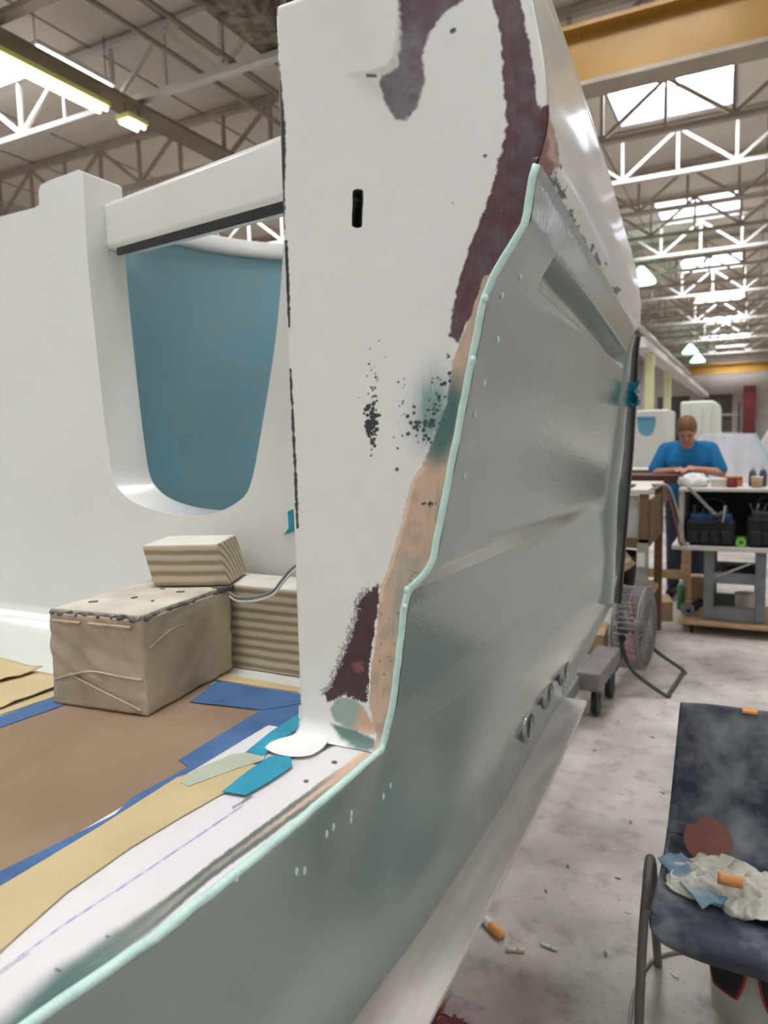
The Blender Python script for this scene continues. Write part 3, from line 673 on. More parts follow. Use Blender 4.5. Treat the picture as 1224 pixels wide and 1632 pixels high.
# teal liner behind the notch: a curved tub wall
arc = spline([(-1.68, YW + .136), (-1.735, 1.70), (-1.745, 1.85), (-1.70, 2.05), (-1.575, 2.25), (-1.35, 2.42), (-1.0, 2.5), (-.72, 2.46)], 60)
zt = 2.175
def offs(d):
    tg = np.gradient(arc, axis=0); tg /= np.linalg.norm(tg, axis=1, keepdims=True); return arc + np.stack([-tg[:, 1], tg[:, 0]], 1) * d
G = np.array([[(x, y, z) for x, y in offs(-.10 * (1 - min(1, (z - .98) / .45)) ** 2)] for z in (.98, 1.05, 1.12, 1.2, 1.3, 1.43, 1.6, 1.8, 2.0, zt)])
MB().grid(G).build('tub_liner', M_teal, boat, sm=True, label='teal curved tub lining behind the notch', recalc=False)
G = np.array([[(x, y, z) for x, y in offs(d)] for d, z in ((-.004, zt - .003), (-.016, zt), (-.018, zt + .012), (-.018, zt + .045), (-.008, zt + .055), (.09, zt + .055), (.10, zt - .02))])
MB().grid(G).build('tub_rim', M_white, boat, sm=True, label='white curved rim of the tub', recalc=False)
# a smear of teal tape left on the wall by the post
MB().prism([wp(458, 815, YW - .004), wp(466, 812, YW - .004), wp(468, 846, YW - .004), wp(452, 852, YW - .004), wp(460, 842, YW - .004)], (0, .004, 0)).build('tape_scrap', M_tealtape, boat)

# cradle under the boat
cr_ = thing('boat_cradle', 'grey steel dolly on casters under the boat', 'dolly', (-1.2, 1.6, 0))
for x in (-2.3, -.82):
    MB().bx(x - .04, x + .04, -.4, 4.15, .17, .25).build('rail', M_steel, cr_, bevel=.005)
    for y in (0.1, 2.4): MB().bx(x - .035, x + .035, y - .035, y + .035, .25, .634).build('upright', M_steel, cr_)
for y in (-.3, 2.0, 4.05): MB().bx(-2.26, -.86, y - .04, y + .04, .18, .24).build('cross_bar', M_steel, cr_)
mb = MB(); mb.prism([(-.80, 3.75, .17), (-.68, 3.75, .17), (-.66, 4.3, .17), (-.80, 4.3, .17)], (0, 0, .1)); mb.build('end_plate', mat('plate_grey', (120, 112, 108), .6, .1, 6), cr_, bevel=.01)
for (x, y) in ((-.72, 3.88), (-.70, 4.18), (-2.3, 4.0), (-.82, .2), (-2.3, .2)):
    c_ = MB().lathe([(.03, -.018), (.075, -.018), (.08, -.01), (.08, .01), (.075, .018), (.03, .018)], (x, y, .08), 20, 'x').build('caster_wheel', M_black, cr_, sm=False)
    MB().bx(x - .03, x + .03, y - .03, y + .03, .16, .172).build('caster_plate', M_steel, c_)
    MB().bar((x - .024, y, .17), (x - .024, y, .08), .005, .03).build('fork', M_steel, c_); MB().bar((x + .024, y, .17), (x + .024, y, .08), .005, .03).build('fork', M_steel, c_)

# ------------------------------------------------------------------ things lying in the cockpit
def slab(pts, z, th): return MB().prism([tuple(on_z(x, y, z)[:2]) + (z,) for x, y in pts], (0, 0, th))
cs = thing('cardboard_sheet', 'brown cardboard sheet taped down on the cockpit floor', 'cardboard', (-1.0, .6, 1.0))
M_board = mat('floor_card', (150, 126, 102), 0.85, 0.05, 3.5, rgb2=(134, 108, 84), bump=0.2, bscale=60)
MB().bx(-1.245, -.770, .05, 1.135, 1.0005, 1.0035).build('board', M_board, cs)
Z1 = 1.0042
slab([(0, 1390), (90, 1346), (183, 1299), (209, 1273), (300, 1223), (285, 1212), (350, 1172), (418, 1131), (476, 1120), (476, 1139), (408, 1180), (293, 1238), (157, 1327), (0, 1416), (-200, 1530), (-200, 1500)], Z1, .0012).build('tape_strip', M_blue, cs, label='blue tape along the sill side')
slab([(303, 1119), (347, 1086), (410, 1096), (480, 1107), (480, 1122), (420, 1132)], Z1 + .0013, .0012).build('tape_strip', M_blue, cs, label='blue tape across the end')
slab([(-200, 1220), (0, 1143), (86, 1112), (130, 1098), (136, 1110), (92, 1128), (0, 1160), (-200, 1240)], Z1, .0012).build('tape_strip', M_blue, cs, label='blue tape along the far side')
slab([(-200, 1215), (0, 1128), (90, 1100), (200, 1065), (340, 1072), (478, 1096), (478, 1104), (347, 1084), (240, 1080), (90, 1109), (0, 1140), (-200, 1224)], 1.0006, .001).build('paper_strip', M_cream, cs, label='cream paper edge beyond the blue tape')
# small ruffled tape tag
mb = MB(); G = []
for i in range(14):
    x = 405 + i * 5; y = 1183 - i * 3.1
    p = on_z(x, y, Z1); G.append([(p[0] + .0, p[1], Z1 + .001), (p[0] + .008 + random.uniform(-.003, .003), p[1] - .006, Z1 + .003 + random.uniform(0, .004)), (p[0] + .018 + random.uniform(-.004, .004), p[1] - .012, Z1 - .001 + random.uniform(0, .003))])
mb.grid(np.array(G)).build('torn_tape', M_blue, cs, sm=True, solid=.0006, label='torn ruffled edge of blue tape')

t = tag(slab([(-150, 1508), (0, 1414), (130, 1337), (282, 1240), (376, 1212), (410, 1221), (361, 1262), (290, 1302), (209, 1351), (105, 1424), (40, 1482), (0, 1518), (-150, 1640)], ZS + .0004, .0012).build('masking_tape', M_cream), 'wide cream masking tape strip along the sill, leading to the corner', 'tape')
tag(slab([(288, 1248), (310, 1228), (370, 1203), (425, 1196), (420, 1212), (376, 1226), (300, 1254)], ZS + .0018, .0012).build('masking_paper', mat('paper_olive', (176, 182, 160), .7, .06, 12)), 'grey-green scrap of masking paper between blue and teal tape', 'paper')
tag(slab([(355, 1262), (395, 1230), (429, 1207), (463, 1204), (466, 1222), (430, 1246), (392, 1268)], ZS + .0032, .0014).build('teal_tape', M_tealtape), 'bright teal tape piece stuck across the sill', 'tape')
tag(slab([(392, 1199), (430, 1168), (476, 1138), (476, 1160), (440, 1188), (418, 1205)], ZS + .003, .0012).build('teal_tape', M_tealtape), 'narrow teal tape strip under the ruffled blue tape', 'tape')
tag(slab(spline([(422, 1192), (432, 1183), (452, 1176), (480, 1170), (510, 1172), (522, 1180), (512, 1194), (494, 1204), (466, 1206), (438, 1201), (422, 1192)], 50).tolist()[:-1], ZS + .0044, .0006).build('filler_patch', mat('filler_white', (232, 230, 224), .6, .02, 10)), 'white smear of filler at the foot of the post', 'filler')
t = thing('masking_paper', 'crumpled cream masking paper at the left edge by the wall', 'paper', (-1.5, 1.1, 1.0))
for (P_, zz) in (([(-160, 1040), (0, 1052), (40, 1060), (34, 1076), (0, 1086), (-160, 1100)], 1.012), ([(-160, 1100), (0, 1100), (88, 1076), (88, 1096), (40, 1110), (0, 1128), (-160, 1160)], 1.006)):
    pts = [on_z(x, y, zz) for x, y in P_]; x0, x1 = min(p[0] for p in pts), max(p[0] for p in pts); y0, y1 = min(p[1] for p in pts), max(p[1] for p in pts)
    gx, gy = np.meshgrid(np.linspace(x0, x1, 40), np.linspace(y0, y1, 16))
    hz = zz + .014 * (fbm(gx * 14 + zz * 50, gy * 22, 3) + .25)
    MB().grid(np.stack([gx, gy, hz], -1)).build('sheet', M_cream, t, sm=True, solid=.0008)

# paper wrapped block
def rough_box(c4, z0, z1, name, mt, parent, amp, n=26, top_scale=1.0, seed=0):
    c4 = np.array(c4, float); mb = MB(); cen = c4.mean(0)
    def P(u, v, w): p = (c4[0] * (1 - u) * (1 - v) + c4[1] * u * (1 - v) + c4[2] * u * v + c4[3] * (1 - u) * v); return np.array([p[0], p[1], z0 + (z1 - z0) * w])
    L = np.linspace(0, 1, n)
    for f in range(6):
        G = np.zeros((n, n, 3))
        for i, a in enumerate(L):
            for j, d in enumerate(L): G[i, j] = P(*[(a, d, 0), (a, d, 1), (a, 0, d), (a, 1, d), (0, a, d), (1, a, d)][f])
        ce_ = np.array([cen[0], cen[1], (z0 + z1) / 2]); dv = G - ce_; dv /= np.linalg.norm(dv, axis=-1, keepdims=True)
        nn = fbm(G[..., 0] * 23 + G[..., 2] * 31 + seed, G[..., 1] * 27 - G[..., 2] * 19 + 9, 4)
        G = G + dv * (nn * amp)[..., None]; G[..., 2] = np.maximum(G[..., 2], z0)
        mb.grid(G)
    return mb.build(name, mt, parent, sm=True, merge=True)
M_wrap = mat('wrap_tan', (190, 176, 152), 0.75, 0.12, 9, rgb2=(160, 146, 124), bump=0.35, bscale=18, detail=6)
M_wraptop = mat('wrap_top', (212, 204, 186), 0.8, 0.1, 14, rgb2=(184, 174, 156), bump=0.4, bscale=40, detail=6)
M_char = mat('charcoal_crust', (70, 68, 66), 0.85, 0.2, 60, rgb2=(120, 116, 110), bump=0.6, bscale=120)
blk = thing('wrapped_block', 'tan paper-wrapped block with crusty dark top edges, on the cardboard', 'block', (-1.1, 1.05, 1.006))
c4 = [(-1.208, .926), (-.984, .946), (-1.018, 1.236), (-1.235, 1.216)]
rough_box(c4, 1.0062, 1.186, 'wrapped_body', M_wrap, blk, .009, 40)
ct = [(-1.206, .929), (-.988, .949), (-1.022, 1.232), (-1.232, 1.212)]
rough_box(ct, 1.1855, 1.1935, 'top_face', M_wraptop, blk, .005, 20, seed=4)
top4 = [np.array(p) for p in ct]
for a_, b_ in ((0, 1), (1, 2), (3, 0)):
    pts = []; rr = []
    for s in np.linspace(0, 1, 30):
        p = top4[a_] * (1 - s) + top4[b_] * s; pts.append((p[0] + random.uniform(-.002, .002), p[1] + random.uniform(-.002, .002), 1.187 + random.uniform(-.003, .002))); rr.append(random.uniform(.002, .0062))
    MB().tube(pts, rr, 7).build('crust_edge', M_char, blk, sm=True)
MB().box((-1.022, 1.218, 1.190), (.03, .05, .012), .1).build('crust_corner', M_char, blk, bevel=.004)
for (fx_, w_) in ((-1.19, .07), (-1.11, .05), (-1.06, .05)):
    MB().box((fx_ + .03, .926 + (fx_ + 1.2) * .09 - .002, 1.172), (w_, .006, .006), .08).build('wrap_fold', mat('fold_pink', (188, 160, 132), .75, .1, 20), blk, bevel=.002)
pl = [(-1.198, .922, 1.055), (-1.15, .926, 1.070), (-1.10, .930, 1.080), (-1.04, .937, 1.076), (-.99, .944, 1.074)]
MB().tube(spline(pl, 20), .0026, 6).build('wrap_crease', M_wrap, blk, sm=True)
MB().tube(spline([(-1.16, .925, 1.07), (-1.10, .930, 1.050), (-1.03, .938, 1.028), (-.995, .943, 1.015)], 20), .0024, 6).build('wrap_crease', M_wrap, blk, sm=True)
MB().tube(spline([(-.984, .96, 1.13), (-.994, 1.04, 1.15), (-1.004, 1.10, 1.145), (-1.014, 1.2, 1.175)], 20), .002, 6).build('wrap_crease', M_wrap, blk, sm=True)
for (x, y, s) in ((-1.12, 1.06, .012), (-1.07, 1.14, .016), (-1.13, 1.15, .01), (-1.06, 1.05, .01), (-1.17, 1.0, .018)):
    MB().box((x, y, 1.1945), (s, s * .5, .002), random.uniform(0, 3)).build('resin_speck', M_char, blk)

# lumber blocks
def wood_mat(name, across):
    M = bpy.data.materials.new(name); M.use_nodes = True; nt = M.node_tree; b = nt.nodes['Principled BSDF']
    tc = nt.nodes.new('ShaderNodeTexCoord'); mp = nt.nodes.new('ShaderNodeMapping'); nt.links.new(tc.outputs['Object'], mp.inputs[0])
    mp.inputs['Location'].default_value = across
    wv = nt.nodes.new('ShaderNodeTexWave'); wv.wave_type = 'RINGS'; wv.rings_direction = 'X'; wv.inputs['Scale'].default_value = 15; wv.inputs['Distortion'].default_value = 1.2; wv.inputs['Detail'].default_value = 2; wv.inputs['Detail Scale'].default_value = .6
    nt.links.new(mp.outputs[0], wv.inputs[0])
    cr = nt.nodes.new('ShaderNodeValToRGB'); cr.color_ramp.elements[0].position = .2; cr.color_ramp.elements[1].position = .9
    cr.color_ramp.elements[0].color = (*lin((190, 178, 152)), 1); cr.color_ramp.elements[1].color = (*lin((142, 126, 100)), 1)
    nt.links.new(wv.outputs[0], cr.inputs[0]); nt.links.new(cr.outputs[0], b.inputs['Base Color']); b.inputs['Roughness'].default_value = .8
    return M
def woodblock(name, lab, c, size, rz, rx=0, ry=0, across=(0, .12, .16), dust=True):
    t = thing(name, lab, 'wood block', (c[0], c[1], c[2]))
    t.rotation_euler = (rx, ry, rz); ORG[t.name] = Vector((0, 0, 0))
    MB().box((0, 0, 0), size).build('timber', wood_mat('timber_grain', across), t, bevel=.002)
    if dust: MB().box((0, 0, size[2] / 2 + .0008), (size[0] - .004, size[1] - .004, .0014)).build('dusty_top', mat('pale_dust', (214, 208, 196), .9, .05, 20), t)
    return t
woodblock('wood_block', 'large weathered timber block against the wall, partly hidden by the post', (-.99, 1.322, 1.0948), (.56, .13, .188), 0.0, across=(0, .06, .22))
t = woodblock('wood_block', 'short timber offcut with curved end grain, on top of the larger block', (-1.115, 1.262, 1.2415), (.165, .165, .088), math.radians(24), across=(0, .12, .08))
for c_ in t.children:
    for v in c_.data.vertices: v.co.x -= (v.co.z + .044) * .26
# wire
t = thing('cable', 'thin pale double cable looped over the larger timber block', 'cable', (-.85, 1.25, 1.19))
M_cable = mat('cable_white', (222, 218, 210), .5, .03, 10)
for dz_, c_ in ((0, M_cable), (.008, mat('cable_grey', (130, 126, 122), .5, .05, 10))):
    pts = [on_y(x, y, 1.205) + np.array([0, 0, dz_]) for x, y in ((366, 950), (380, 958), (410, 957), (435, 948), (450, 930), (466, 912), (485, 900), (505, 895))]
    MB().tube(spline(pts, 30), .0028, 7).build('strand', c_, t, sm=True)
# teal tape blob on the far flange
t = thing('teal_tape', 'crumpled teal tape hanging off the far flange of the mint skin', 'tape', tuple(on_y(1003, 625, 2.2)))
p = on_y(1004, 628, 2.17)
for k_, (ox, oz, sc_, c_) in enumerate(((0, 0, 1, M_tealtape), (.008, -.012, .8, M_tealtape), (-.014, .006, .7, mat('teal_dark', (26, 110, 128), .5, .1, 20)))):
    gu, gv = np.meshgrid(np.linspace(-1, 1, 9), np.linspace(-1, 1, 9)); rr_ = .026 * sc_
    dd = .05 * sc_ * fbm(gu * 1.6 + k_ * 9, gv * 1.6 + 3, 2); d2 = .05 * sc_ * fbm(gu * 1.6 + k_ * 5 + 40, gv * 1.6, 2)
    MB().grid(np.stack([p[0] + ox + gu * rr_ * .8 + d2, p[1] - .012 * k_ - .004 + dd - .03 * gu ** 2 * sc_, p[2] + oz + gv * rr_ * 1.2 + d2 * .6], -1)).build('crumple', c_, t, solid=.001)
# ------------------------------------------------------------------ person at the bench
def cap(mb, p0, p1, r0, r1, n=10):
    p0 = Vector(p0); p1 = Vector(p1); mb.tube([p0, p0.lerp(p1, .5), p1], [r0, (r0 + r1) / 2, r1], n); mb.ell(p0, (r0,) * 3, n, 8); mb.ell(p1, (r1,) * 3, n, 8)
def remesh(o, vs, sm=2):
    md = o.modifiers.new('remesh', 'REMESH'); md.mode = 'VOXEL'; md.voxel_size = vs; md.use_smooth_shade = True
    if sm: s_ = o.modifiers.new('smooth', 'SMOOTH'); s_.factor = .5; s_.iterations = sm
PX, PY = -.53, 7.2
per = thing('person', 'person in a bright blue t-shirt bent over the bench, hands together', 'person', (PX, PY, 0))
M_skin = mat('skin', (196, 142, 116), .6, .05, 8); M_shirt = mat('shirt_blue', (14, 108, 160), .85, .05, 6); M_jean = mat('trousers_dark', (52, 60, 78), .85, .1, 8); M_hair = mat('hair_brown', (128, 92, 62), .7, .2, 30)
mb = MB()
hc = Vector((PX, PY - .15, 1.545)); rotH = Matrix.Rotation(math.radians(50), 3, 'X')
mb.ell(hc, (.076, .094, .116), 18, 14, rotH)
jaw = hc + rotH @ Vector((0, -.035, -.075)); mb.ell(jaw, (.055, .06, .055), 14, 10, rotH)
mb.ell(hc + rotH @ Vector((0, -.102, -.018)), (.014, .022, .024), 8, 8, rotH)        # nose
for s in (-1, 1): mb.ell(hc + rotH @ Vector((s * .077, .005, -.012)), (.012, .022, .032), 8, 8, rotH)   # ears
cap(mb, (PX, PY - .02, 1.36), (PX, PY - .11, 1.47), .062, .056)
cap(mb, (PX, PY, 1.30), (PX, PY + .02, .95), .13, .13)
cap(mb, (PX - .16, PY, 1.36), (PX + .16, PY, 1.36), .07, .07)
hands = {}
for s, hp in ((-1, (-.605, 6.93, 1.185)), (1, (-.455, 6.93, 1.195))):
    sh = Vector((PX + s * .19, PY, 1.355)); el = Vector((PX + s * .285, PY - .06, 1.155)); hp = Vector(hp)
    cap(mb, sh, el, .056, .044); cap(mb, el, hp, .042, .028)
    d = (hp - el).normalized(); palm = hp + d * .05; up = Vector((0, 0, 1)); side = d.cross(up).normalized()
    cap(mb, hp, palm, .026, .030)
    for k, (off, ln) in enumerate(((-.026, .060), (-.009, .074), (.009, .070), (.026, .054))):
        b0 = palm + side * off + d * .012; b1 = b0 + d * ln * .55 - up * .012; b2 = b1 + d * ln * .35 - up * .026
        cap(mb, b0, b1, .0095, .0088, 6); cap(mb, b1, b2, .0088, .0076, 6)
    t0 = hp + d * .018 + side * (-s) * .024; t1 = t0 + d * .032 + side * (-s) * .026 - up * .006; t2 = t1 + d * .028 - up * .012
    cap(mb, t0, t1, .0115, .0105, 6); cap(mb, t1, t2, .0105, .0085, 6)
for s in (-1, 1):
    cap(mb, (PX + s * .09, PY + .02, .92), (PX + s * .10, PY + .0, .5), .085, .058); cap(mb, (PX + s * .10, PY, .5), (PX + s * .11, PY + .03, .08), .056, .04)
    cap(mb, (PX + s * .11, PY + .03, .045), (PX + s * .12, PY - .12, .035), .04, .034)
body = mb.build('body', M_skin, per, sm=True); remesh(body, .0075, 2)
mb = MB()
for s in (-1, 1): cap(mb, (PX + s * .185, PY, 1.36), (PX + s * .272, PY - .05, 1.185), .078, .068)
cap(mb, (PX - .13, PY, 1.375), (PX + .13, PY, 1.375), .072, .072); mb.ell((PX, PY - .01, 1.24), (.205, .135, .19), 18, 14); mb.ell((PX, PY + .01, 1.02), (.195, .145, .24), 18, 14)
cap(mb, (PX, PY - .0, 1.39), (PX, PY - .045, 1.425), .085, .07)
sh_ = mb.build('shirt', M_shirt, per, sm=True, label='bright blue short-sleeved t-shirt'); remesh(sh_, .014, 3)
mb = MB()
mb.ell((PX, PY + .02, .86), (.185, .14, .13), 16, 12)
for s in (-1, 1): cap(mb, (PX + s * .09, PY + .02, .84), (PX + s * .10, PY, .5), .105, .078); cap(mb, (PX + s * .10, PY, .5), (PX + s * .11, PY + .03, .09), .078, .062)
tr = mb.build('trousers', M_jean, per, sm=True); remesh(tr, .016, 3)
for s in (-1, 1):
    mb = MB(); cap(mb, (PX + s * .11, PY + .05, .05), (PX + s * .12, PY - .13, .042), .05, .042); mb.build('shoe', M_black, per, sm=True)
mb = MB(); mb.ell(hc + rotH @ Vector((0, .018, .03)), (.088, .100, .104), 18, 14, rotH); mb.ell(hc + rotH @ Vector((0, .05, -.02)), (.084, .066, .086), 16, 12, rotH)
hr = mb.build('hair', M_hair, per, sm=True, label='short brown hair'); remesh(hr, .01, 2)
for s in (-1, 1):
    MB().ell(hc + rotH @ Vector((s * .03, -.087, .012)), (.012, .008, .007), 8, 6, rotH).build('eye', mat('eye_dark', (60, 46, 40), .3, .1, 20), per, sm=True)
    MB().ell(hc + rotH @ Vector((s * .03, -.088, .03)), (.018, .007, .005), 8, 6, rotH).build('eyebrow', M_hair, per, sm=True)
MB().ell(hc + rotH @ Vector((0, -.088, -.062)), (.022, .008, .006), 8, 6, rotH).build('mouth', mat('lip', (160, 96, 86), .5, .05, 20), per, sm=True)

# bench the person works at
M_dred = mat('dark_red_board', (84, 40, 42), .5, .1, 4); M_top = mat('bench_white', (206, 200, 192), .6, .05, 5)
t = thing('workbench', 'dark red topped workbench in front of the person', 'bench', (-.8, 6.85, 0))
MB().bx(-1.5, -.44, 6.72, 7.0, 1.08, 1.155).build('bench_top', M_dred, t, bevel=.006)
for x in (-1.45, -.50):
    for y in (6.76, 6.96): MB().bx(x - .03, x + .03, y - .03, y + .03, 0, 1.08).build('leg', M_ply, t)
MB().bx(-1.45, -.5, 6.94, 6.98, .2, .28).build('stretcher', M_ply, t)

# tool cart
ct = thing('tool_cart', 'grey steel cart with white shelves, on a wooden dolly', 'cart', (0.1, 6.1, 0))
M_shelf = mat('shelf_pale', (206, 200, 190), .6, .05, 5)
MB().bx(-.49, .75, 5.86, 6.5, 1.075, 1.10).build('top_shelf', M_shelf, ct, bevel=.004); MB().bx(-.49, -.455, 5.9, 6.5, .675, 1.075).build('side_panel', M_shelf, ct)
MB().bx(.70, .735, 5.9, 6.5, .675, 1.075).build('side_panel', M_shelf, ct)
MB().bx(-.455, .70, 6.47, 6.49, .675, 1.075).build('back_panel', mat('panel_dark', (44, 42, 42), .7, .1, 4), ct)
MB().bx(-.53, .8, 5.80, 6.52, .64, .672).build('lower_shelf', M_shelf, ct, bevel=.004)
for x in (-.27, .075):
    for y in (5.88, 6.4): MB().bx(x - .035, x + .035, y - .03, y + .03, .11, .64).build('leg', M_steel, ct, bevel=.004)
for y in (5.88, 6.4):
    MB().bx(-.235, .04, y - .025, y + .025, .11, .21).build('bottom_rail', M_steel, ct); MB().bx(-.235, .04, y - .02, y + .02, .40, .47).build('mid_rail', M_steel, ct)
MB().bx(-.30, .11, 5.86, 6.42, .39, .40).build('mid_shelf', M_steel, ct)
MB().bx(-.47, .6, 5.78, 6.5, .075, .105).build('dolly_board', M_ply, ct, bevel=.004)
for (x, y) in ((-.38, 5.85), (.5, 5.85), (-.38, 6.42), (.5, 6.42)):
    c_ = MB().lathe([(.012, -.012), (.034, -.012), (.036, 0), (.034, .012), (.012, .012)], (x, y, .036), 16, 'x').build('caster_wheel', M_black, ct); MB().bx(x - .02, x + .02, y - .02, y + .02, .066, .076).build('caster_plate', M_steel, c_)

# items on the cart's top
Z = 1.101
def px_at(x, y, Y): return on_y(x, y, Y)
t = thing('white_cloth', 'crumpled white cloth heaped on the left end of the cart top', 'cloth', (-.40, 6.05, Z))
mb = MB(); mb.ell((-.40, 6.05, Z + .035), (.10, .10, .065), 20, 12)
mb.v = [(v[0] + .02 * math.sin(v[1] * 60 + v[2] * 50), v[1] + .015 * math.sin(v[0] * 70), max(Z, v[2] + .012 * math.sin(v[0] * 80 + v[1] * 60))) for v in mb.v]; mb.build('cloth_heap', mat('cloth_white', (226, 224, 220), .9, .04, 12), t, sm=True)
t = thing('paper_box', 'low white box beside the cloth on the cart top', 'box', (-.25, 6.05, Z)); MB().bx(-.275, -.17, 6.0, 6.12, Z, Z + .045).build('box_body', M_shelf, t, bevel=.003); MB().bx(-.277, -.168, 5.998, 6.122, Z + .045, Z + .06).build('lid', M_shelf, t, bevel=.003)
t = thing('orange_box', 'orange carton on the cart top behind the dark red jar', 'box', (-.12, 6.15, Z)); MB().bx(-.19, -.06, 6.1, 6.2, Z, Z + .075).build('carton', mat('orange_card', (206, 124, 52), .7, .06, 6), t, bevel=.003); MB().bx(-.19, -.06, 6.098, 6.1, Z + .05, Z + .06).build('printed_band', M_dred, t)
t = thing('jar', 'dark red squat jar on the cart top', 'jar', (-.13, 5.98, Z)); MB().lathe([(.034, 0), (.036, .005), (.036, .05), (.03, .058)], (-.13, 5.98, Z), 16).build('jar_body', mat('jar_red', (120, 28, 34), .4, .1, 6), t, sm=True); MB().lathe([(.031, .058), (.031, .07)], (-.13, 5.98, Z), 16).build('lid', M_black, t)
for (x, h, c, lab) in ((.005, .15, (88, 80, 104), 'grey-purple bottle nearest the orange box on the cart top'), (.075, .15, (78, 70, 96), 'middle grey-purple bottle on the cart top'), (.135, .155, (52, 46, 70), 'darkest purple bottle at the right of the cart top')):
    t = thing('bottle', lab, 'bottle', (x, 6.1, Z), 'spray bottles on the cart top'); MB().lathe([(.024, 0), (.026, .006), (.026, h * .62), (.020, h * .78), (.012, h * .86)], (x, 6.1, Z), 14).build('bottle_body', mat('bottle_%d' % c[0], c, .35, .08, 8), t, sm=True); MB().lathe([(.013, h * .86), (.013, h)], (x, 6.1, Z), 12).build('cap', M_shelf, t)
t = thing('cup', 'tan paper cup in front of the bottles on the cart top', 'cup', (.035, 5.96, Z)); MB().lathe([(.034, 0), (.040, .07)], (.035, 5.96, Z), 16).build('cup_body', M_ply, t, sm=True); MB().lathe([(.039, .07), (.042, .072), (.042, .08), (.039, .082)], (.035, 5.96, Z), 16).build('rim', M_shelf, t)
t = thing('metal_strip', 'grey metal strip leaning diagonally against the cart front', 'strip', (-.3, 5.82, .67)); MB().bar((-.42, 5.81, 1.11), (-.22, 5.80, .90), .035, .02).build('strip_body', mat('strip_grey', (150, 148, 144), .4, .06, 10, metal=.4), t); MB().ell((-.215, 5.795, .895), (.035, .02, .03), 10, 8).build('handle', M_black, t, sm=True)

# tool bags
def toolbag(x0, x1, y0, y1, z0, h, lab, blue):
    t = thing('tool_bag', lab, 'tool bag', ((x0 + x1) / 2, y0, z0))
    rb_ = MB().bx(x0, x1, y0, y1, z0, z0 + h).build('bag_body', mat('bag_black', (26, 27, 30), .8, .2, 20), t, bevel=.025, seg=3)
    n_ = 4
    for i in range(n_):
        xa = x0 + .02 + (x1 - x0 - .04) * i / n_; xb = x0 + .02 + (x1 - x0 - .04) * (i + .85) / n_
        MB().bx(xa, xb, y0 - .018, y0 + .002, z0 + .02, z0 + h * random.uniform(.5, .7)).build('pocket', mat('pocket_black', (38, 39, 43), .8, .2, 20), t, bevel=.008)
    MB().bx(x0 + .02, x1 - .02, y0 + .01, y1 - .01, z0 + h - .02, z0 + h + .045).build('bag_top', mat('bag_blue', (24, 62, 110), .8, .1, 10) if blue else M_black, t, bevel=.02, seg=3)
    hp_ = [(x0 + .05, (y0 + y1) / 2, z0 + h), (x0 + .08, (y0 + y1) / 2, z0 + h + .12), ((x0 + x1) / 2, (y0 + y1) / 2, z0 + h + .15), (x1 - .08, (y0 + y1) / 2, z0 + h + .12), (x1 - .05, (y0 + y1) / 2, z0 + h)]
    MB().tube(spline(hp_, 20), .011, 8).build('handle', M_black, t, sm=True)
    for i in range(7):
        x = random.uniform(x0 + .03, x1 - .03); y = random.uniform(y0, y0 + .06); hh = random.uniform(.04, .12)
        c_ = random.choice([(180, 178, 172), (60, 60, 64), (150, 150, 146), (40, 40, 44)])
        MB().bar((x, y, z0 + h * .8), (x + random.uniform(-.05, .05), y - .01, z0 + h + hh), .014, .01).build('tool', mat('tool_%d' % c_[0], c_, .4, .1, 10), t)
    return t
tb = toolbag(-.43, -.10, 5.84, 6.12, .673, .19, 'black tool bag with blue top on the lower cart shelf', True)
tb2 = toolbag(-.02, .36, 5.84, 6.14, .673, .22, 'all-black tool bag at the right of the lower cart shelf', False)
t = thing('tape_roll', 'bright green tape roll between the two tool bags', 'tape roll', (-.06, 5.86, .673)); c_ = px_at(1178, 842, 5.83)
MB().lathe([(.018, -.018), (.035, -.018), (.035, .018), (.018, .018), (.018, -.018)], (-.06, 5.845, .708), 18, 'y', cap=False).build('roll', mat('tape_green', (108, 200, 70), .5, .05, 10), t); MB().lathe([(.014, -.017), (.018, -.017), (.018, .017), (.014, .017), (.014, -.017)], (-.06, 5.845, .708), 18, 'y', cap=False).build('core', M_ply, t)
# tools on the middle shelf
t = thing('power_tool', 'black power tool with grey blade guard on the middle cart shelf', 'power tool', (-.1, 6.0, .401))
mb = MB(); cap(mb, (-.16, 5.98, .46), (.0, 6.0, .475), .042, .05); mb.build('motor_housing', M_black, t, sm=True); mb = MB(); cap(mb, (.0, 6.0, .48), (.06, 5.96, .44), .03, .026); mb.build('grip', M_black, t, sm=True)
MB().bar((-.22, 5.86, .44), (.02, 5.9, .55), .03, .012).build('blade_guard', mat('guard', (170, 166, 160), .5, .05, 8), t)
t = thing('plastic_container', 'white plastic container low inside the cart frame', 'container', (-.02, 6.1, .106)); MB().lathe([(.06, 0), (.07, .01), (.075, .14), (.07, .15)], (-.02, 6.15, .106), 18).build('container_body', M_shelf, t, sm=True); MB().lathe([(.078, .14), (.078, .165), (.07, .17)], (-.02, 6.15, .106), 18).build('lid', M_joist_w, t)
t = thing('wood_offcut', 'brown wood offcut lying on the dolly inside the cart frame', 'wood', (-.1, 5.98, .106)); MB().box((-.12, 5.99, .13), (.22, .05, .045), .1).build('offcut', M_ply, t, bevel=.002); MB().box((-.13, 6.04, .155), (.2, .04, .02), -.1).build('strip', M_ply, t)
t = thing('grinder', 'black grinder lying on the dolly left of the cart leg', 'power tool', (-.40, 5.95, .106)); mb = MB(); cap(mb, (-.41, 5.95, .15), (-.34, 6.05, .19), .042, .036); mb.build('motor_housing', M_black, t, sm=True); MB().lathe([(.05, -.006), (.052, 0), (.05, .006)], (-.42, 5.92, .165), 16, 'y').build('disc', M_steel, t)

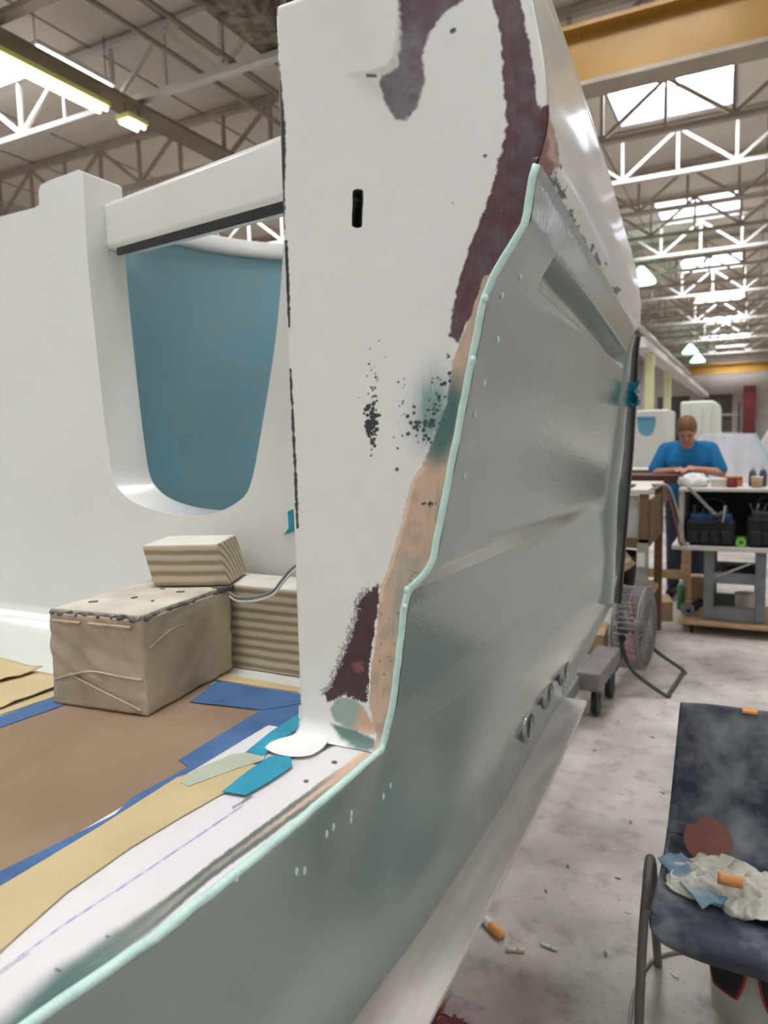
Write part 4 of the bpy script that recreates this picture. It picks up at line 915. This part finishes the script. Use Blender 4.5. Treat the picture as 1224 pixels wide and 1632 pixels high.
# left bench and clutter under it
t = thing('side_bench', 'wooden bench with pale top and brown frame beside the boat', 'bench', (-.85, 5.3, 0))
M_brown = mat('frame_brown', (108, 86, 58), .7, .1, 6)
MB().bx(-1.4, -.60, 4.95, 5.9, 1.12, 1.15).build('bench_top', M_shelf, t, bevel=.004)
MB().bx(-.655, -.60, 4.97, 5.03, .0, 1.12).build('leg', M_brown, t); MB().bx(-.655, -.60, 5.82, 5.88, .0, 1.12).build('leg', M_brown, t); MB().bx(-1.38, -1.32, 4.97, 5.03, 0, 1.12).build('leg', M_brown, t); MB().bx(-1.38, -1.32, 5.82, 5.88, 0, 1.12).build('leg', M_brown, t)
MB().bx(-1.38, -.60, 4.97, 5.9, .76, .82).build('shelf', M_brown, t); MB().bx(-1.3, -.67, 5.04, 5.06, .82, 1.10).build('front_panel', mat('panel_pale', (196, 190, 184), .7, .05, 5), t)
MB().bx(-.6, -.585, 5.0, 5.6, .84, 1.08).build('side_board', M_brown, t)
MB().bx(-1.38, -.62, 5.0, 5.88, .34, .38).build('shelf', M_ply, t)
t = thing('tool_tray', 'dark clutter of hand tools on the pale side bench', 'tools', (-.9, 5.2, 1.151)); MB().bx(-1.2, -.72, 5.05, 5.3, 1.151, 1.165).build('tray', M_black, t, bevel=.004)
for i in range(8): MB().box((random.uniform(-1.15, -.75), random.uniform(5.08, 5.27), 1.18), (.09, .025, .025), random.uniform(0, 3)).build('tool', M_black if i % 2 else M_steel, t, bevel=.005)
t = thing('leaning_board', 'grey board leaning upright against the brown bench frame', 'board', (-.6, 4.88, 0)); MB().box((-.63, 4.915, .40), (.07, .018, .80), 0, math.radians(-6)).build('board', mat('board_grey', (150, 148, 142), .6, .05, 5), t, bevel=.002); MB().box((-.63, 4.873, .70), (.05, .004, .09), 0, math.radians(-6)).build('paper_label', M_shelf, t)
t = thing('black_bin', 'black plastic bin under the side bench', 'bin', (-.82, 5.1, .381)); MB().lathe([(.10, 0), (.14, .30), (.15, .31)], (-.82, 5.16, .381), 20).build('bin_body', M_black, t, sm=True); MB().lathe([(.148, .30), (.155, .31), (.148, .32), (.14, .31)], (-.82, 5.16, .381), 20, cap=False).build('rim', M_black, t, sm=True)
t = thing('plank', 'pale plank propped diagonally under the side bench', 'plank', (-.85, 4.9, 0)); MB().bar((-1.15, 4.93, .33), (-.70, 4.93, .70), .03, .10).build('board', M_ply, t); MB().bar((-1.15, 4.912, .33), (-.70, 4.912, .70), .004, .02).build('edge_strip', M_shelf, t)
def cbox(x, y, sx, sy, h, rz, lab, z=0):
    t = thing('cardboard_box', lab, 'box', (x, y, z)); MB().box((x, y, z + h / 2), (sx, sy, h), rz).build('carton', M_card, t, bevel=.003)
    d = Vector((math.cos(rz), math.sin(rz))) * (sx / 2)
    MB().box((x, y, z + h + .0012), (.05, sy, .002), rz).build('tape', M_cream, t)
    MB().box((x - d.x * .5, y - d.y * .5, z + h + .003), (sx * .48, sy, .003), rz, 0, -.05).build('flap', M_card, t)
cbox(-.90, 4.62, .2, .3, .28, .1, 'brown cardboard box at the foot of the bench, behind the fan')
cbox(-.74, 6.25, .34, .3, .16, .2, 'long low cardboard box on the floor left of the cart')
cbox(-.36, 6.62, .17, .15, .3, .1, 'tilted cardboard box standing behind the cart dolly')
t = thing('green_can', 'green spray can standing by the cart leg', 'can', (-.47, 6.3, 0)); MB().lathe([(.03, 0), (.033, .01), (.033, .2), (.02, .22)], (-.52, 6.62, 0), 14).build('can_body', mat('can_green', (60, 110, 66), .4, .08, 6), t, sm=True); MB().lathe([(.018, .22), (.018, .25)], (-.52, 6.62, 0), 12).build('cap', M_shelf, t)
for i, (c_, lab, off) in enumerate((((150, 96, 92), 'reddish air hose hanging from the side bench towards the cart', 0), ((170, 168, 164), 'grey air hose hanging beside the reddish one', .03))):
    pts = [(-.60 + off, 5.2, 1.165), (-.55 + off, 5.5, 1.12), (-.49 + off, 5.7, .85), (-.47 + off, 5.76, .70), (-.455 + off, 5.82, .6835), (-.44 + off, 5.835, .6835)]
    tag(MB().tube(spline(pts, 50), .009, 8).build('air_hose', mat('hose_%d' % i, c_, .5, .06, 8), sm=True), lab, 'hose')

# fan
fan = thing('floor_fan', 'grey round floor fan on a bent tube stand', 'fan', (-.625, 4.58, 0))
fc = Vector((-.625, 4.58, .325)); rad = .25; ax = Vector((math.cos(.1), -math.sin(.1), 0)); sd_ = Vector((-ax.y, ax.x, 0)); upz = Vector((0, 0, 1))
M_wire = mat('fan_wire', (132, 130, 132), .4, .06, 10, metal=.4); M_tubeb = mat('fan_tube', (64, 64, 68), .4, .08, 10)
def ring(r, off, tr_, n=40): return MB().tube([fc + ax * off + (sd_ * math.cos(2 * math.pi * k / n) + upz * math.sin(2 * math.pi * k / n)) * r for k in range(n)], tr_, 6, close=True)
for off in (-.07, .07): ring(rad, off, .007).build('rim_ring', M_wire, fan, sm=True)
for off in (-.085, .085):
    for r in (.07, .13, .19, .235): ring(r, off * (1.0 if r < .2 else .95), .0025).build('grille_ring', M_wire, fan, sm=True)
    for k in range(36):
        a = 2 * math.pi * k / 36; d = sd_ * math.cos(a) + upz * math.sin(a)
        MB().tube([fc + ax * off + d * .04, fc + ax * off + d * .2, fc + ax * off * .82 + d * rad], .0032, 5).build('grille_wire', M_wire, fan)
for k in range(48):
    a = 2 * math.pi * (k + .5) / 48; d = sd_ * math.cos(a) + upz * math.sin(a); MB().tube([fc - ax * .07 + d * rad, fc + ax * .07 + d * rad], .0034, 5).build('grille_wire', M_wire, fan)
MB().tube([fc - ax * .09, fc + ax * .09], .045, 16).build('hub', M_wire, fan, sm=True)
M_blade = mat('fan_blade', (176, 128, 130), .5, .05, 8)
for k in range(3):
    G = []
    for i in range(8):
        r = .04 + .19 * i / 7; G.append([fc + (sd_ * math.cos(a) + upz * math.sin(a)) * r + ax * (.035 * (j / 5 - .5)) for j, a in enumerate([2 * math.pi * k / 3 + (q_ / 5 - .5) * (1.2) for q_ in range(6)])])
    MB().grid(np.array([[tuple(p) for p in row] for row in G])).build('blade', M_blade, fan, sm=True, solid=.004)
for s in (-1, 1):
    e = fc + sd_ * s * (rad + .012)
    e.z = fc.z
    base = Vector((e.x, e.y, .012))
    pts = [e, e - upz * .06, base + ax * .06 + upz * .12, base + ax * .24 + upz * .004, base + ax * .25 - sd_ * s * .06]
    MB().tube(spline([tuple(p) for p in pts], 24), .012, 8).build('stand_leg', M_tubeb, fan, sm=True)
    pts = [e, base - ax * .05 + upz * .1, base - ax * .2]
    MB().tube(spline([tuple(p) for p in pts], 14), .012, 8).build('stand_leg', M_tubeb, fan, sm=True)
b0 = Vector((fc.x, fc.y, .012))
MB().tube([b0 + ax * .25 - sd_ * (rad - .05), b0 + ax * .25 + sd_ * (rad - .05)], .012, 8).build('stand_bar', M_tubeb, fan, sm=True)
MB().tube([b0 - ax * .2 - sd_ * (rad + .01), b0 - ax * .2 + sd_ * (rad + .01)], .012, 8).build('stand_bar', M_tubeb, fan, sm=True)
MB().lathe([(.02, -.015), (.024, 0), (.02, .015)], tuple(fc + sd_ * -(rad + .03)), 12, 'y').build('knob', M_black, fan)

# ------------------------------------------------------------------ far boats and covers
M_fw = mat('far_white', (232, 230, 224), .4, .03, 3)
t = thing('boat_mould', 'white boat part with a blue U-shaped notch, left of the person', 'boat part', (-1.9, 16, 0))
MB().bx(-2.9, -1.56, 16, 17.5, .82, 2.03).build('hull_block', M_fw, t, bevel=.04, seg=3)
def ux(x, y): q = on_y(x, y, 15.985); return (q[0], 15.985, q[2])
pl = [(1015, 664), (1045, 664), (1044.5, 676), (1042, 687), (1037, 693), (1030, 694.5), (1023, 693), (1018, 687), (1015.5, 676)]
MB().prism([ux(*p) for p in pl], (0, .02, 0)).build('notch_liner', mat('far_blue', (104, 168, 192), .4, .03, 3), t)
MB().prism([ux(*p) for p in ((1015, 667), (1045, 667), (1045, 669), (1015, 669))], (0, -.02, 0)).build('notch_rail', mat('far_blue2', (84, 140, 170), .4, .03, 3), t)
MB().bx(-2.8, -1.62, 16.1, 17.4, .62, .82).build('cradle', M_ply, t)
for x in (-2.7, -1.72):
    for y in (16.15, 17.3): MB().bx(x - .05, x + .05, y - .05, y + .05, 0, .62).build('leg', M_ply, t)
t = thing('low_boat_part', 'low white moulding with a brown lip below the blue-notched part', 'boat part', (-1.8, 13.5, 0))
MB().bx(-2.6, -1.10, 13.5, 14.6, .60, .82).build('moulding', M_fw, t, bevel=.05, seg=3); MB().bx(-2.5, -1.2, 13.48, 13.5, .84, .90).build('brown_lip', M_brown, t)
MB().bx(-2.5, -1.2, 13.5, 14.5, .82, .90).build('upper_moulding', M_fw, t, bevel=.03); 
for x in (-2.4, -1.25): MB().bx(x - .05, x + .05, 13.6, 14.4, 0, .60).build('trestle', M_ply, t)
t = thing('wrapped_mould', 'tall off-white mould with a rounded corner, behind the person', 'boat part', (-1.1, 18, 0))
pr = [(-1.5, 1.0), (-1.5, 2.26)]
for i in range(9): a = math.pi / 2 * i / 8; pr.append((-.88 + .2 * math.sin(a), 2.06 + .2 * math.cos(a)))
pr += [(-.66, 1.0)]
MB().prism([(x, 18, z) for x, z in pr], (0, 1.2, 0)).build('mould_body', mat('mould_cream', (226, 228, 216), .6, .05, 2), t, bevel=.05, seg=3)
for x in (-1.3, -1.05, -.86): MB().bar((x, 17.985, 1.05), (x + .03, 17.985, 2.1), .03, .02).build('sheet_fold', mat('mould_fold', (206, 210, 200), .6, .05, 2), t)
MB().bx(-1.45, -.7, 18.1, 19.1, 0, 1.0).build('stand', M_ply, t)
t = thing('plastic_cover', 'big translucent-white plastic sheet tented over a boat, right of the person', 'cover', (0, 12, 0))
gx, gy = np.meshgrid(np.linspace(0, 1, 60), np.linspace(0, 1, 30))
xx = -.95 + gx * 2.4
ztop = np.interp(xx, [-.95, -.68, .02, .30, .8, 1.45], [1.2, 1.50, 1.49, .95, .3, .02])
zz = ztop * (1 - gy * .0)
# front curtain
G = np.stack([xx + .02 * fbm(xx * 9, gy * 3), 12 - gy * .25 * (1 - gy) + .06 * fbm(xx * 7 + 3, gy * 4, 3) - (1 - gy) * .0, ztop * (1 - gy) + .02 * gy], -1)
G[..., 1] = 12 - .35 * gy + .10 * fbm(xx * 6 + 3, gy * 2 + 1, 3)
M_plast = mat('plastic_sheet', (226, 230, 236), .25, .04, 4, bump=.3, bscale=10, coat=.3)
MB().grid(G).build('front_curtain', M_plast, t, sm=True)
G2 = np.stack([xx, 12 + gy * 1.4 + .06 * fbm(xx * 6 + 3, gy * 0 + 1, 3), ztop + .03 * fbm(xx * 5, gy * 9, 3)], -1); G2[0] = G[0]
MB().grid(G2).build('top_sheet', M_plast, t, sm=True)
MB().bar((.02, 11.9, 1.50), (.36, 11.72, .85), .02, .03).build('fold_ridge', mat('plastic_blue', (186, 220, 240), .3, .03, 4), t)
t = thing('white_hull', 'cream white hull corner at the right edge behind the plastic cover', 'boat part', (.6, 13.5, 0))
pr = [(.10, .5), (.13, 1.35), (.28, 1.62), (1.5, 1.75), (1.5, .5)]
MB().prism([(x, 13.6, z) for x, z in pr], (0, 1.6, 0)).build('hull_body', M_fw, t, bevel=.05, seg=3); MB().bx(.2, 1.4, 13.8, 15, 0, .5).build('stand', M_ply, t)
t = thing('wall_cabinet', 'dark red cabinet against the far wall', 'cabinet', (-.4, 46, 0)); MB().bx(-.55, .1, 46.4, 46.88, 1.9, 4.2).build('cabinet_body', mat('cabinet_red', (140, 60, 64), .6, .06, 3), t); MB().bx(-.5, .05, 46.38, 46.4, 1.0, 3.0).build('door', mat('cabinet_red2', (120, 48, 54), .6, .06, 3), t); MB().bx(-.55, .1, 46.4, 46.88, 0, 1.9).build('plinth', Mdk, t)
t = thing('storage_rack', 'grey storage rack against the far wall', 'rack', (-2, 44, 0))
for x in (-2.6, -.7): MB().bx(x - .06, x + .06, 44, 44.8, 0, 3.2).build('upright', Mdk, t)
for z in (.5, 1.5, 2.5): MB().bx(-2.6, -.7, 44, 44.8, z, z + .1).build('shelf', M_wall, t)
for (x, z, c) in ((-2.3, .6, (150, 140, 130)), (-1.7, .6, (120, 108, 98)), (-1.1, .6, (170, 160, 150)), (-2.2, 1.6, (110, 70, 66)), (-1.4, 1.6, (90, 86, 84)), (-1.9, 2.6, (120, 116, 112))):
    tag(MB().bx(x - .25, x + .25, 44.05, 44.7, z + .001, z + .65).build('storage_crate', mat('crate_%d' % c[0], c, .7, .08, 2), bevel=.03), {(-2.3): 'beige crate at the left of the lowest rack shelf', (-1.7): 'brown crate in the middle of the lowest rack shelf', (-1.1): 'pale crate at the right of the lowest rack shelf', (-2.2): 'reddish crate on the middle rack shelf', (-1.4): 'dark grey crate on the middle rack shelf', (-1.9): 'grey crate on the top rack shelf'}[x], 'crate', 'crates on the far rack')
# ------------------------------------------------------------------ chair and what lies on it
ch = thing('shell_chair', 'dusty navy plastic shell chair with grey tube legs', 'chair', (.05, 1.8, 0))
prof = spline([(1.585, .375), (1.575, .405), (1.60, .425), (1.68, .422), (1.80, .412), (1.90, .418), (1.955, .45), (1.985, .52), (2.005, .62), (2.02, .72), (2.03, .775), (2.04, .785), (2.052, .778)], 90)
NU = 48; G = np.zeros((90, NU, 3))
for i, (y, z) in enumerate(prof):
    hz_ = np.clip((z - .44) / .34, 0, 1) if i > 40 else 0
    wl = -.178 + .022 * hz_; wr = .275 - .022 * hz_
    # rounded front and top corners
    s_ = i / 89; c_ = 0
    if s_ < .14: c_ = .05 * (1 - s_ / .14) ** 2
    if s_ > .93: c_ = .02 * ((s_ - .93) / .07) ** 2
    for j in range(NU):
        q = j / (NU - 1) * 2 - 1; x = (wl + c_) + (wr - wl - 2 * c_) * (q + 1) / 2
        side = .022 * abs(q) ** 4
        if i < 45: G[i, j] = (x, y, z + side * (0.6 if i < 12 else 1) )
        else: G[i, j] = (x, y - side * .9, z)
M_chair = bpy.data.materials.new('navy_plastic_dusty'); M_chair.use_nodes = True; nt = M_chair.node_tree; b = nt.nodes['Principled BSDF']; tc = nt.nodes.new('ShaderNodeTexCoord')
r1 = ramp(nz(7, 8), .45, (36, 44, 60), .85, (150, 154, 158)); nt.links.new(r1.outputs[0], b.inputs['Base Color']); b.inputs['Roughness'].default_value = .55
MB().grid(G).build('seat_shell', M_chair, ch, sm=True, solid=.006, label='navy one-piece seat and back dusted grey')
M_leg = mat('leg_grey', (112, 104, 98), .5, .08, 8, metal=.3)
for s, bx_ in ((-1, -.205), (1, .305)):
    sx = bx_ if s < 0 else bx_
    o_ = -.02 * s * -1
    fpts = [(sx - .008 * (1 if s < 0 else -1), 1.70, .0), (sx - .006 * (1 if s < 0 else -1), 1.735, .25), (sx, 1.765, .40), (sx, 1.79, .435), (sx, 1.815, .445)]
    rpts = [(sx, 1.815, .445), (sx, 1.845, .43), (sx + .002, 1.87, .38), (sx, 1.95, .2), (sx, 2.05, .0)]
    MB().tube(spline(fpts, 24), .0115, 10).build('leg', M_leg, ch, sm=True); MB().tube(spline(rpts, 24), .0115, 10).build('leg', M_leg, ch, sm=True)
    MB().tube([(sx, 1.75, .365), (sx + .06 * (1 if s < 0 else -1), 1.75, .37)], .010, 8).build('bracket', M_leg, ch, sm=True)
MB().tube([(-.205, 1.75, .366), (.305, 1.75, .366)], .009, 8).build('seat_bar', M_leg, ch, sm=True)
MB().box((.01, 2.034, .786), (.035, .03, .006), 0).build('tape_tab', mat('tape_orange', (226, 156, 84), .6, .06, 12), ch, label='orange tape over the top of the back')

def on_chair(x, y, Y): return on_y(x, y, Y)
t = thing('sanding_disc', 'maroon sanding disc leaning against the chair back', 'sanding disc', tuple(on_y(1128, 1340, 1.93)))
c = on_y(1128, 1340, 1.90); dn = Vector((.1, -.75, .6)).normalized(); e1 = dn.cross(Vector((0, 0, 1))).normalized(); e2 = e1.cross(dn)
vs = [Vector(c) + (e1 * math.cos(a) + e2 * math.sin(a)) * (.056 if abs(a - .9) > .25 else .047) for a in np.linspace(0, 2 * math.pi, 40, endpoint=False)]
MB().prism(vs, dn * .003).build('disc', mat('disc_maroon', (122, 78, 70), .9, .08, 20), t); MB().prism([v * .985 + Vector(c) * .015 - dn * .001 for v in vs], -dn * .0015).build('backing', M_card, t)
# rag heap
t = thing('rag', 'crumpled pale dusty rag heaped on the chair seat', 'rag', (.03, 1.75, .425))
n = 110; gx, gy = np.meshgrid(np.linspace(-.17, .20, n), np.linspace(1.68, 1.90, n))
r_ = np.abs((gx - .015) / .175) ** 2.5 + np.abs((gy - 1.79 + .02 * np.sin(gx * 25)) / .10) ** 2.5
rid = 1 - np.abs(fbm(gx * 13 + gy * 10, gy * 18 - gx * 8, 3)) * 4.5
rid2 = 1 - np.abs(fbm(gx * 30 + 9, gy * 34 + gx * 12, 2)) * 4.5
hgt = (.026 * np.clip(1.05 - r_, 0, 1) ** .5 + .026 * np.clip(rid, 0, 1) * np.clip(1.2 - r_, 0, 1) + .007 * np.clip(rid2, 0, 1))
edge_n = fbm(gx * 16, gy * 16, 3) * 1.1
sc = np.clip(1 - np.maximum(r_ - .85 - edge_n, 0) * .35, .6, 1)
Gg = np.stack([.015 + (gx - .015) * sc, 1.79 + (gy - 1.79) * sc, .4235 + .022 * np.clip(np.abs(gx - .05) / .22, 0, 1) ** 4 + hgt], -1)
MB().grid(Gg).build('cloth', mat('rag_cloth', (206, 200, 186), .95, .08, 14, rgb2=(166, 162, 152), bump=.3), t, sm=True, solid=.003)
t = thing('blue_rag', 'small blue-grey rag at the left end of the pale rag', 'rag', (-.15, 1.72, .43))
gx, gy = np.meshgrid(np.linspace(0, 1, 24), np.linspace(0, 1, 12))
p0 = np.array([-.185, 1.80, .46]); p1 = np.array([-.075, 1.665, .442])
Gg = np.stack([p0[0] + (p1[0] - p0[0]) * gx + .05 * gy, p0[1] + (p1[1] - p0[1]) * gx + .05 * gy, p0[2] + (p1[2] - p0[2]) * gx + .02 * fbm(gx * 5, gy * 4, 3) + .006], -1)
MB().grid(Gg).build('cloth', mat('rag_blue', (96, 128, 146), .9, .1, 14, rgb2=(170, 174, 170)), t, sm=True, solid=.003)
t = thing('tape_roll', 'orange tape piece wrapped over the rag on the chair', 'tape', tuple(on_y(1165, 1400, 1.72)))
c = on_y(1164, 1404, 1.71); mb = MB()
Gg = []
for i in range(10):
    a = math.pi * .75 * i / 9; Gg.append([(c[0] + s_, c[1] + .024 - .03 * math.sin(a) , c[2] - .018 + .034 * (1 - math.cos(a)) * .55) for s_ in np.linspace(-.026, .026, 6)])
mb.grid(np.array(Gg)).build('band', mat('orange_foil', (214, 140, 70), .5, .06, 18, rgb2=(200, 150, 110)), t, sm=True, solid=.004)
# bucket under the chair with a black bag over its rim
t = thing('bucket', 'dirty white plastic bucket under the chair', 'bucket', (.09, 1.93, 0))
bc = (.065, 2.0, 0)
MB().lathe([(.125, 0), (.13, .004), (.15, .30), (.156, .305), (.156, .32), (.148, .322), (.146, .31), (.124, .02), (0.001, .02)], bc, 40, cap=False).build('bucket_body', mat('bucket_white', (214, 212, 204), .45, .06, 6, rgb2=(176, 172, 164)), t, sm=True)
MB().lathe([(.152, .262), (.158, .264), (.158, .272), (.152, .274)], bc, 40, cap=False).build('rim_band', mat('bucket_rim', (200, 198, 190), .45, .04, 6), t, sm=True)
t = thing('black_pouch', 'black pouch with red piping draped over the bucket', 'pouch', (.05, 1.88, .2))
M_pouch = mat('pouch_black', (22, 22, 26), .7, .2, 14); M_pipe = mat('piping_red', (150, 40, 44), .5, .06, 10)
for a0_, a1_ in ((-2.55, -1.85), (-1.72, -1.0)):
    Gg = []
    for i in range(14):
        h_ = .345 - .23 * i / 13; shr = (i / 13) ** 4 * .16
        Gg.append([(bc[0] + (.17 - .008 * i / 13) * math.cos(a), bc[1] + (.17 - .008 * i / 13) * math.sin(a), h_) for a in np.linspace(a0_ + shr, a1_ - shr, 16)])
    o_ = MB().grid(np.array(Gg)).build('flap', M_pouch, t, sm=True, solid=.008)
    edge = [g_[0] for g_ in Gg[4:]] + Gg[-1][1:-1] + [g_[-1] for g_ in reversed(Gg[4:])]
    MB().tube(edge, .005, 6).build('piping', M_pipe, o_, sm=True)
# cord on the floor
pts = [on_z(x, y, .006) for x, y in ((1000, 1700), (1003, 1632), (1012, 1580), (1035, 1535), (1065, 1520), (1110, 1515), (1160, 1520))]
tag(MB().tube(spline(pts, 50), .005, 7).build('extension_cord', mat('cord_grey', (140, 132, 124), .6, .05, 10), sm=True), 'thin grey cord looped on the floor behind the chair leg', 'cord')

# ------------------------------------------------------------------ litter on the floor
def stick(p0, p1, r, c, nm, lab, cat, cap_=None):
    a = on_z(*p0, r); b_ = on_z(*p1, r); t = thing(nm, lab, cat, (float(a[0]), float(a[1]), 0))
    a, b_ = np.array(a), np.array(b_); m_ = a + (b_ - a) * .55
    MB().tube([a, m_], r, 12).build('sleeve', mat(nm + '_a', c, .8, .06, 20), t, sm=True)
    MB().tube([m_, b_], r, 12).build('tip', mat(nm + '_b', cap_ or c, .8, .06, 20), t, sm=True)
stick((762, 1455), (800, 1492), .014, (224, 218, 206), 'paper_tube', 'white paper tube with an orange band on the floor by the hull', 'tube', (222, 160, 88))
stick((806, 1513), (836, 1515), .006, (226, 216, 196), 'wood_stub', 'small pale stub lying beside the paper tube', 'stub')
stick((862, 1504), (888, 1514), .005, (228, 224, 216), 'white_stub', 'small white stub farthest right of the paper tube', 'stub')
t = thing('torn_wrapper', 'crumpled orange and maroon wrapper at the foot of the hull', 'wrapper', tuple(on_z(705, 1618, 0)))
for i, (c_, dx, dy) in enumerate((((214, 130, 74), -.02, .0), ((120, 60, 66), .02, -.03), ((178, 160, 160), .05, .02), ((96, 50, 52), -.05, -.06))):
    p = on_z(705, 1618, 0); gx, gy = np.meshgrid(np.linspace(-.05, .05, 12), np.linspace(-.035, .035, 9))
    MB().grid(np.stack([p[0] + dx + gx, p[1] + dy + gy, .012 + i * .003 + .02 * fbm(gx * 40 + i * 7, gy * 40, 3)], -1)).build('scrap', mat('scrap_%d' % i, c_, .8, .1, 30), t, sm=True, solid=.001)
M_bit = mat('litter_bit', (120, 110, 100), .9, .1, 10); M_bitw = mat('litter_white', (206, 200, 190), .9, .05, 10)
k = 0
for (x, y) in ((948, 1196), (1005, 1310), (990, 1265), (1056, 1264), (985, 1400), (1000, 1455), (1040, 1175), (965, 1520), (1075, 1555), (905, 1380), (870, 1420), (930, 1450), (985, 1150), (1060, 1120), (1095, 1080), (1130, 1060)):
    p = on_z(x, y, .002); a = random.uniform(0, 3); k += 1
    mb = MB(); s_ = random.uniform(.007, .018)
    mb.prism([(p[0] + math.cos(a + q_) * s_ * f_, p[1] + math.sin(a + q_) * s_ * f_, .001) for q_, f_ in ((0, 1), (.6, .35), (2, .4), (3.1, 1), (3.8, .45), (5.2, .3))], (0, 0, .003))
    tag(mb.build('floor_scrap', M_bitw if k % 3 == 0 else M_bit), 'tiny pale scrap of debris lying on the concrete floor' if k % 3 == 0 else 'tiny dark scrap of debris lying on the concrete floor', 'scrap', 'pale debris scraps on the floor' if k % 3 == 0 else 'dark debris scraps on the floor')
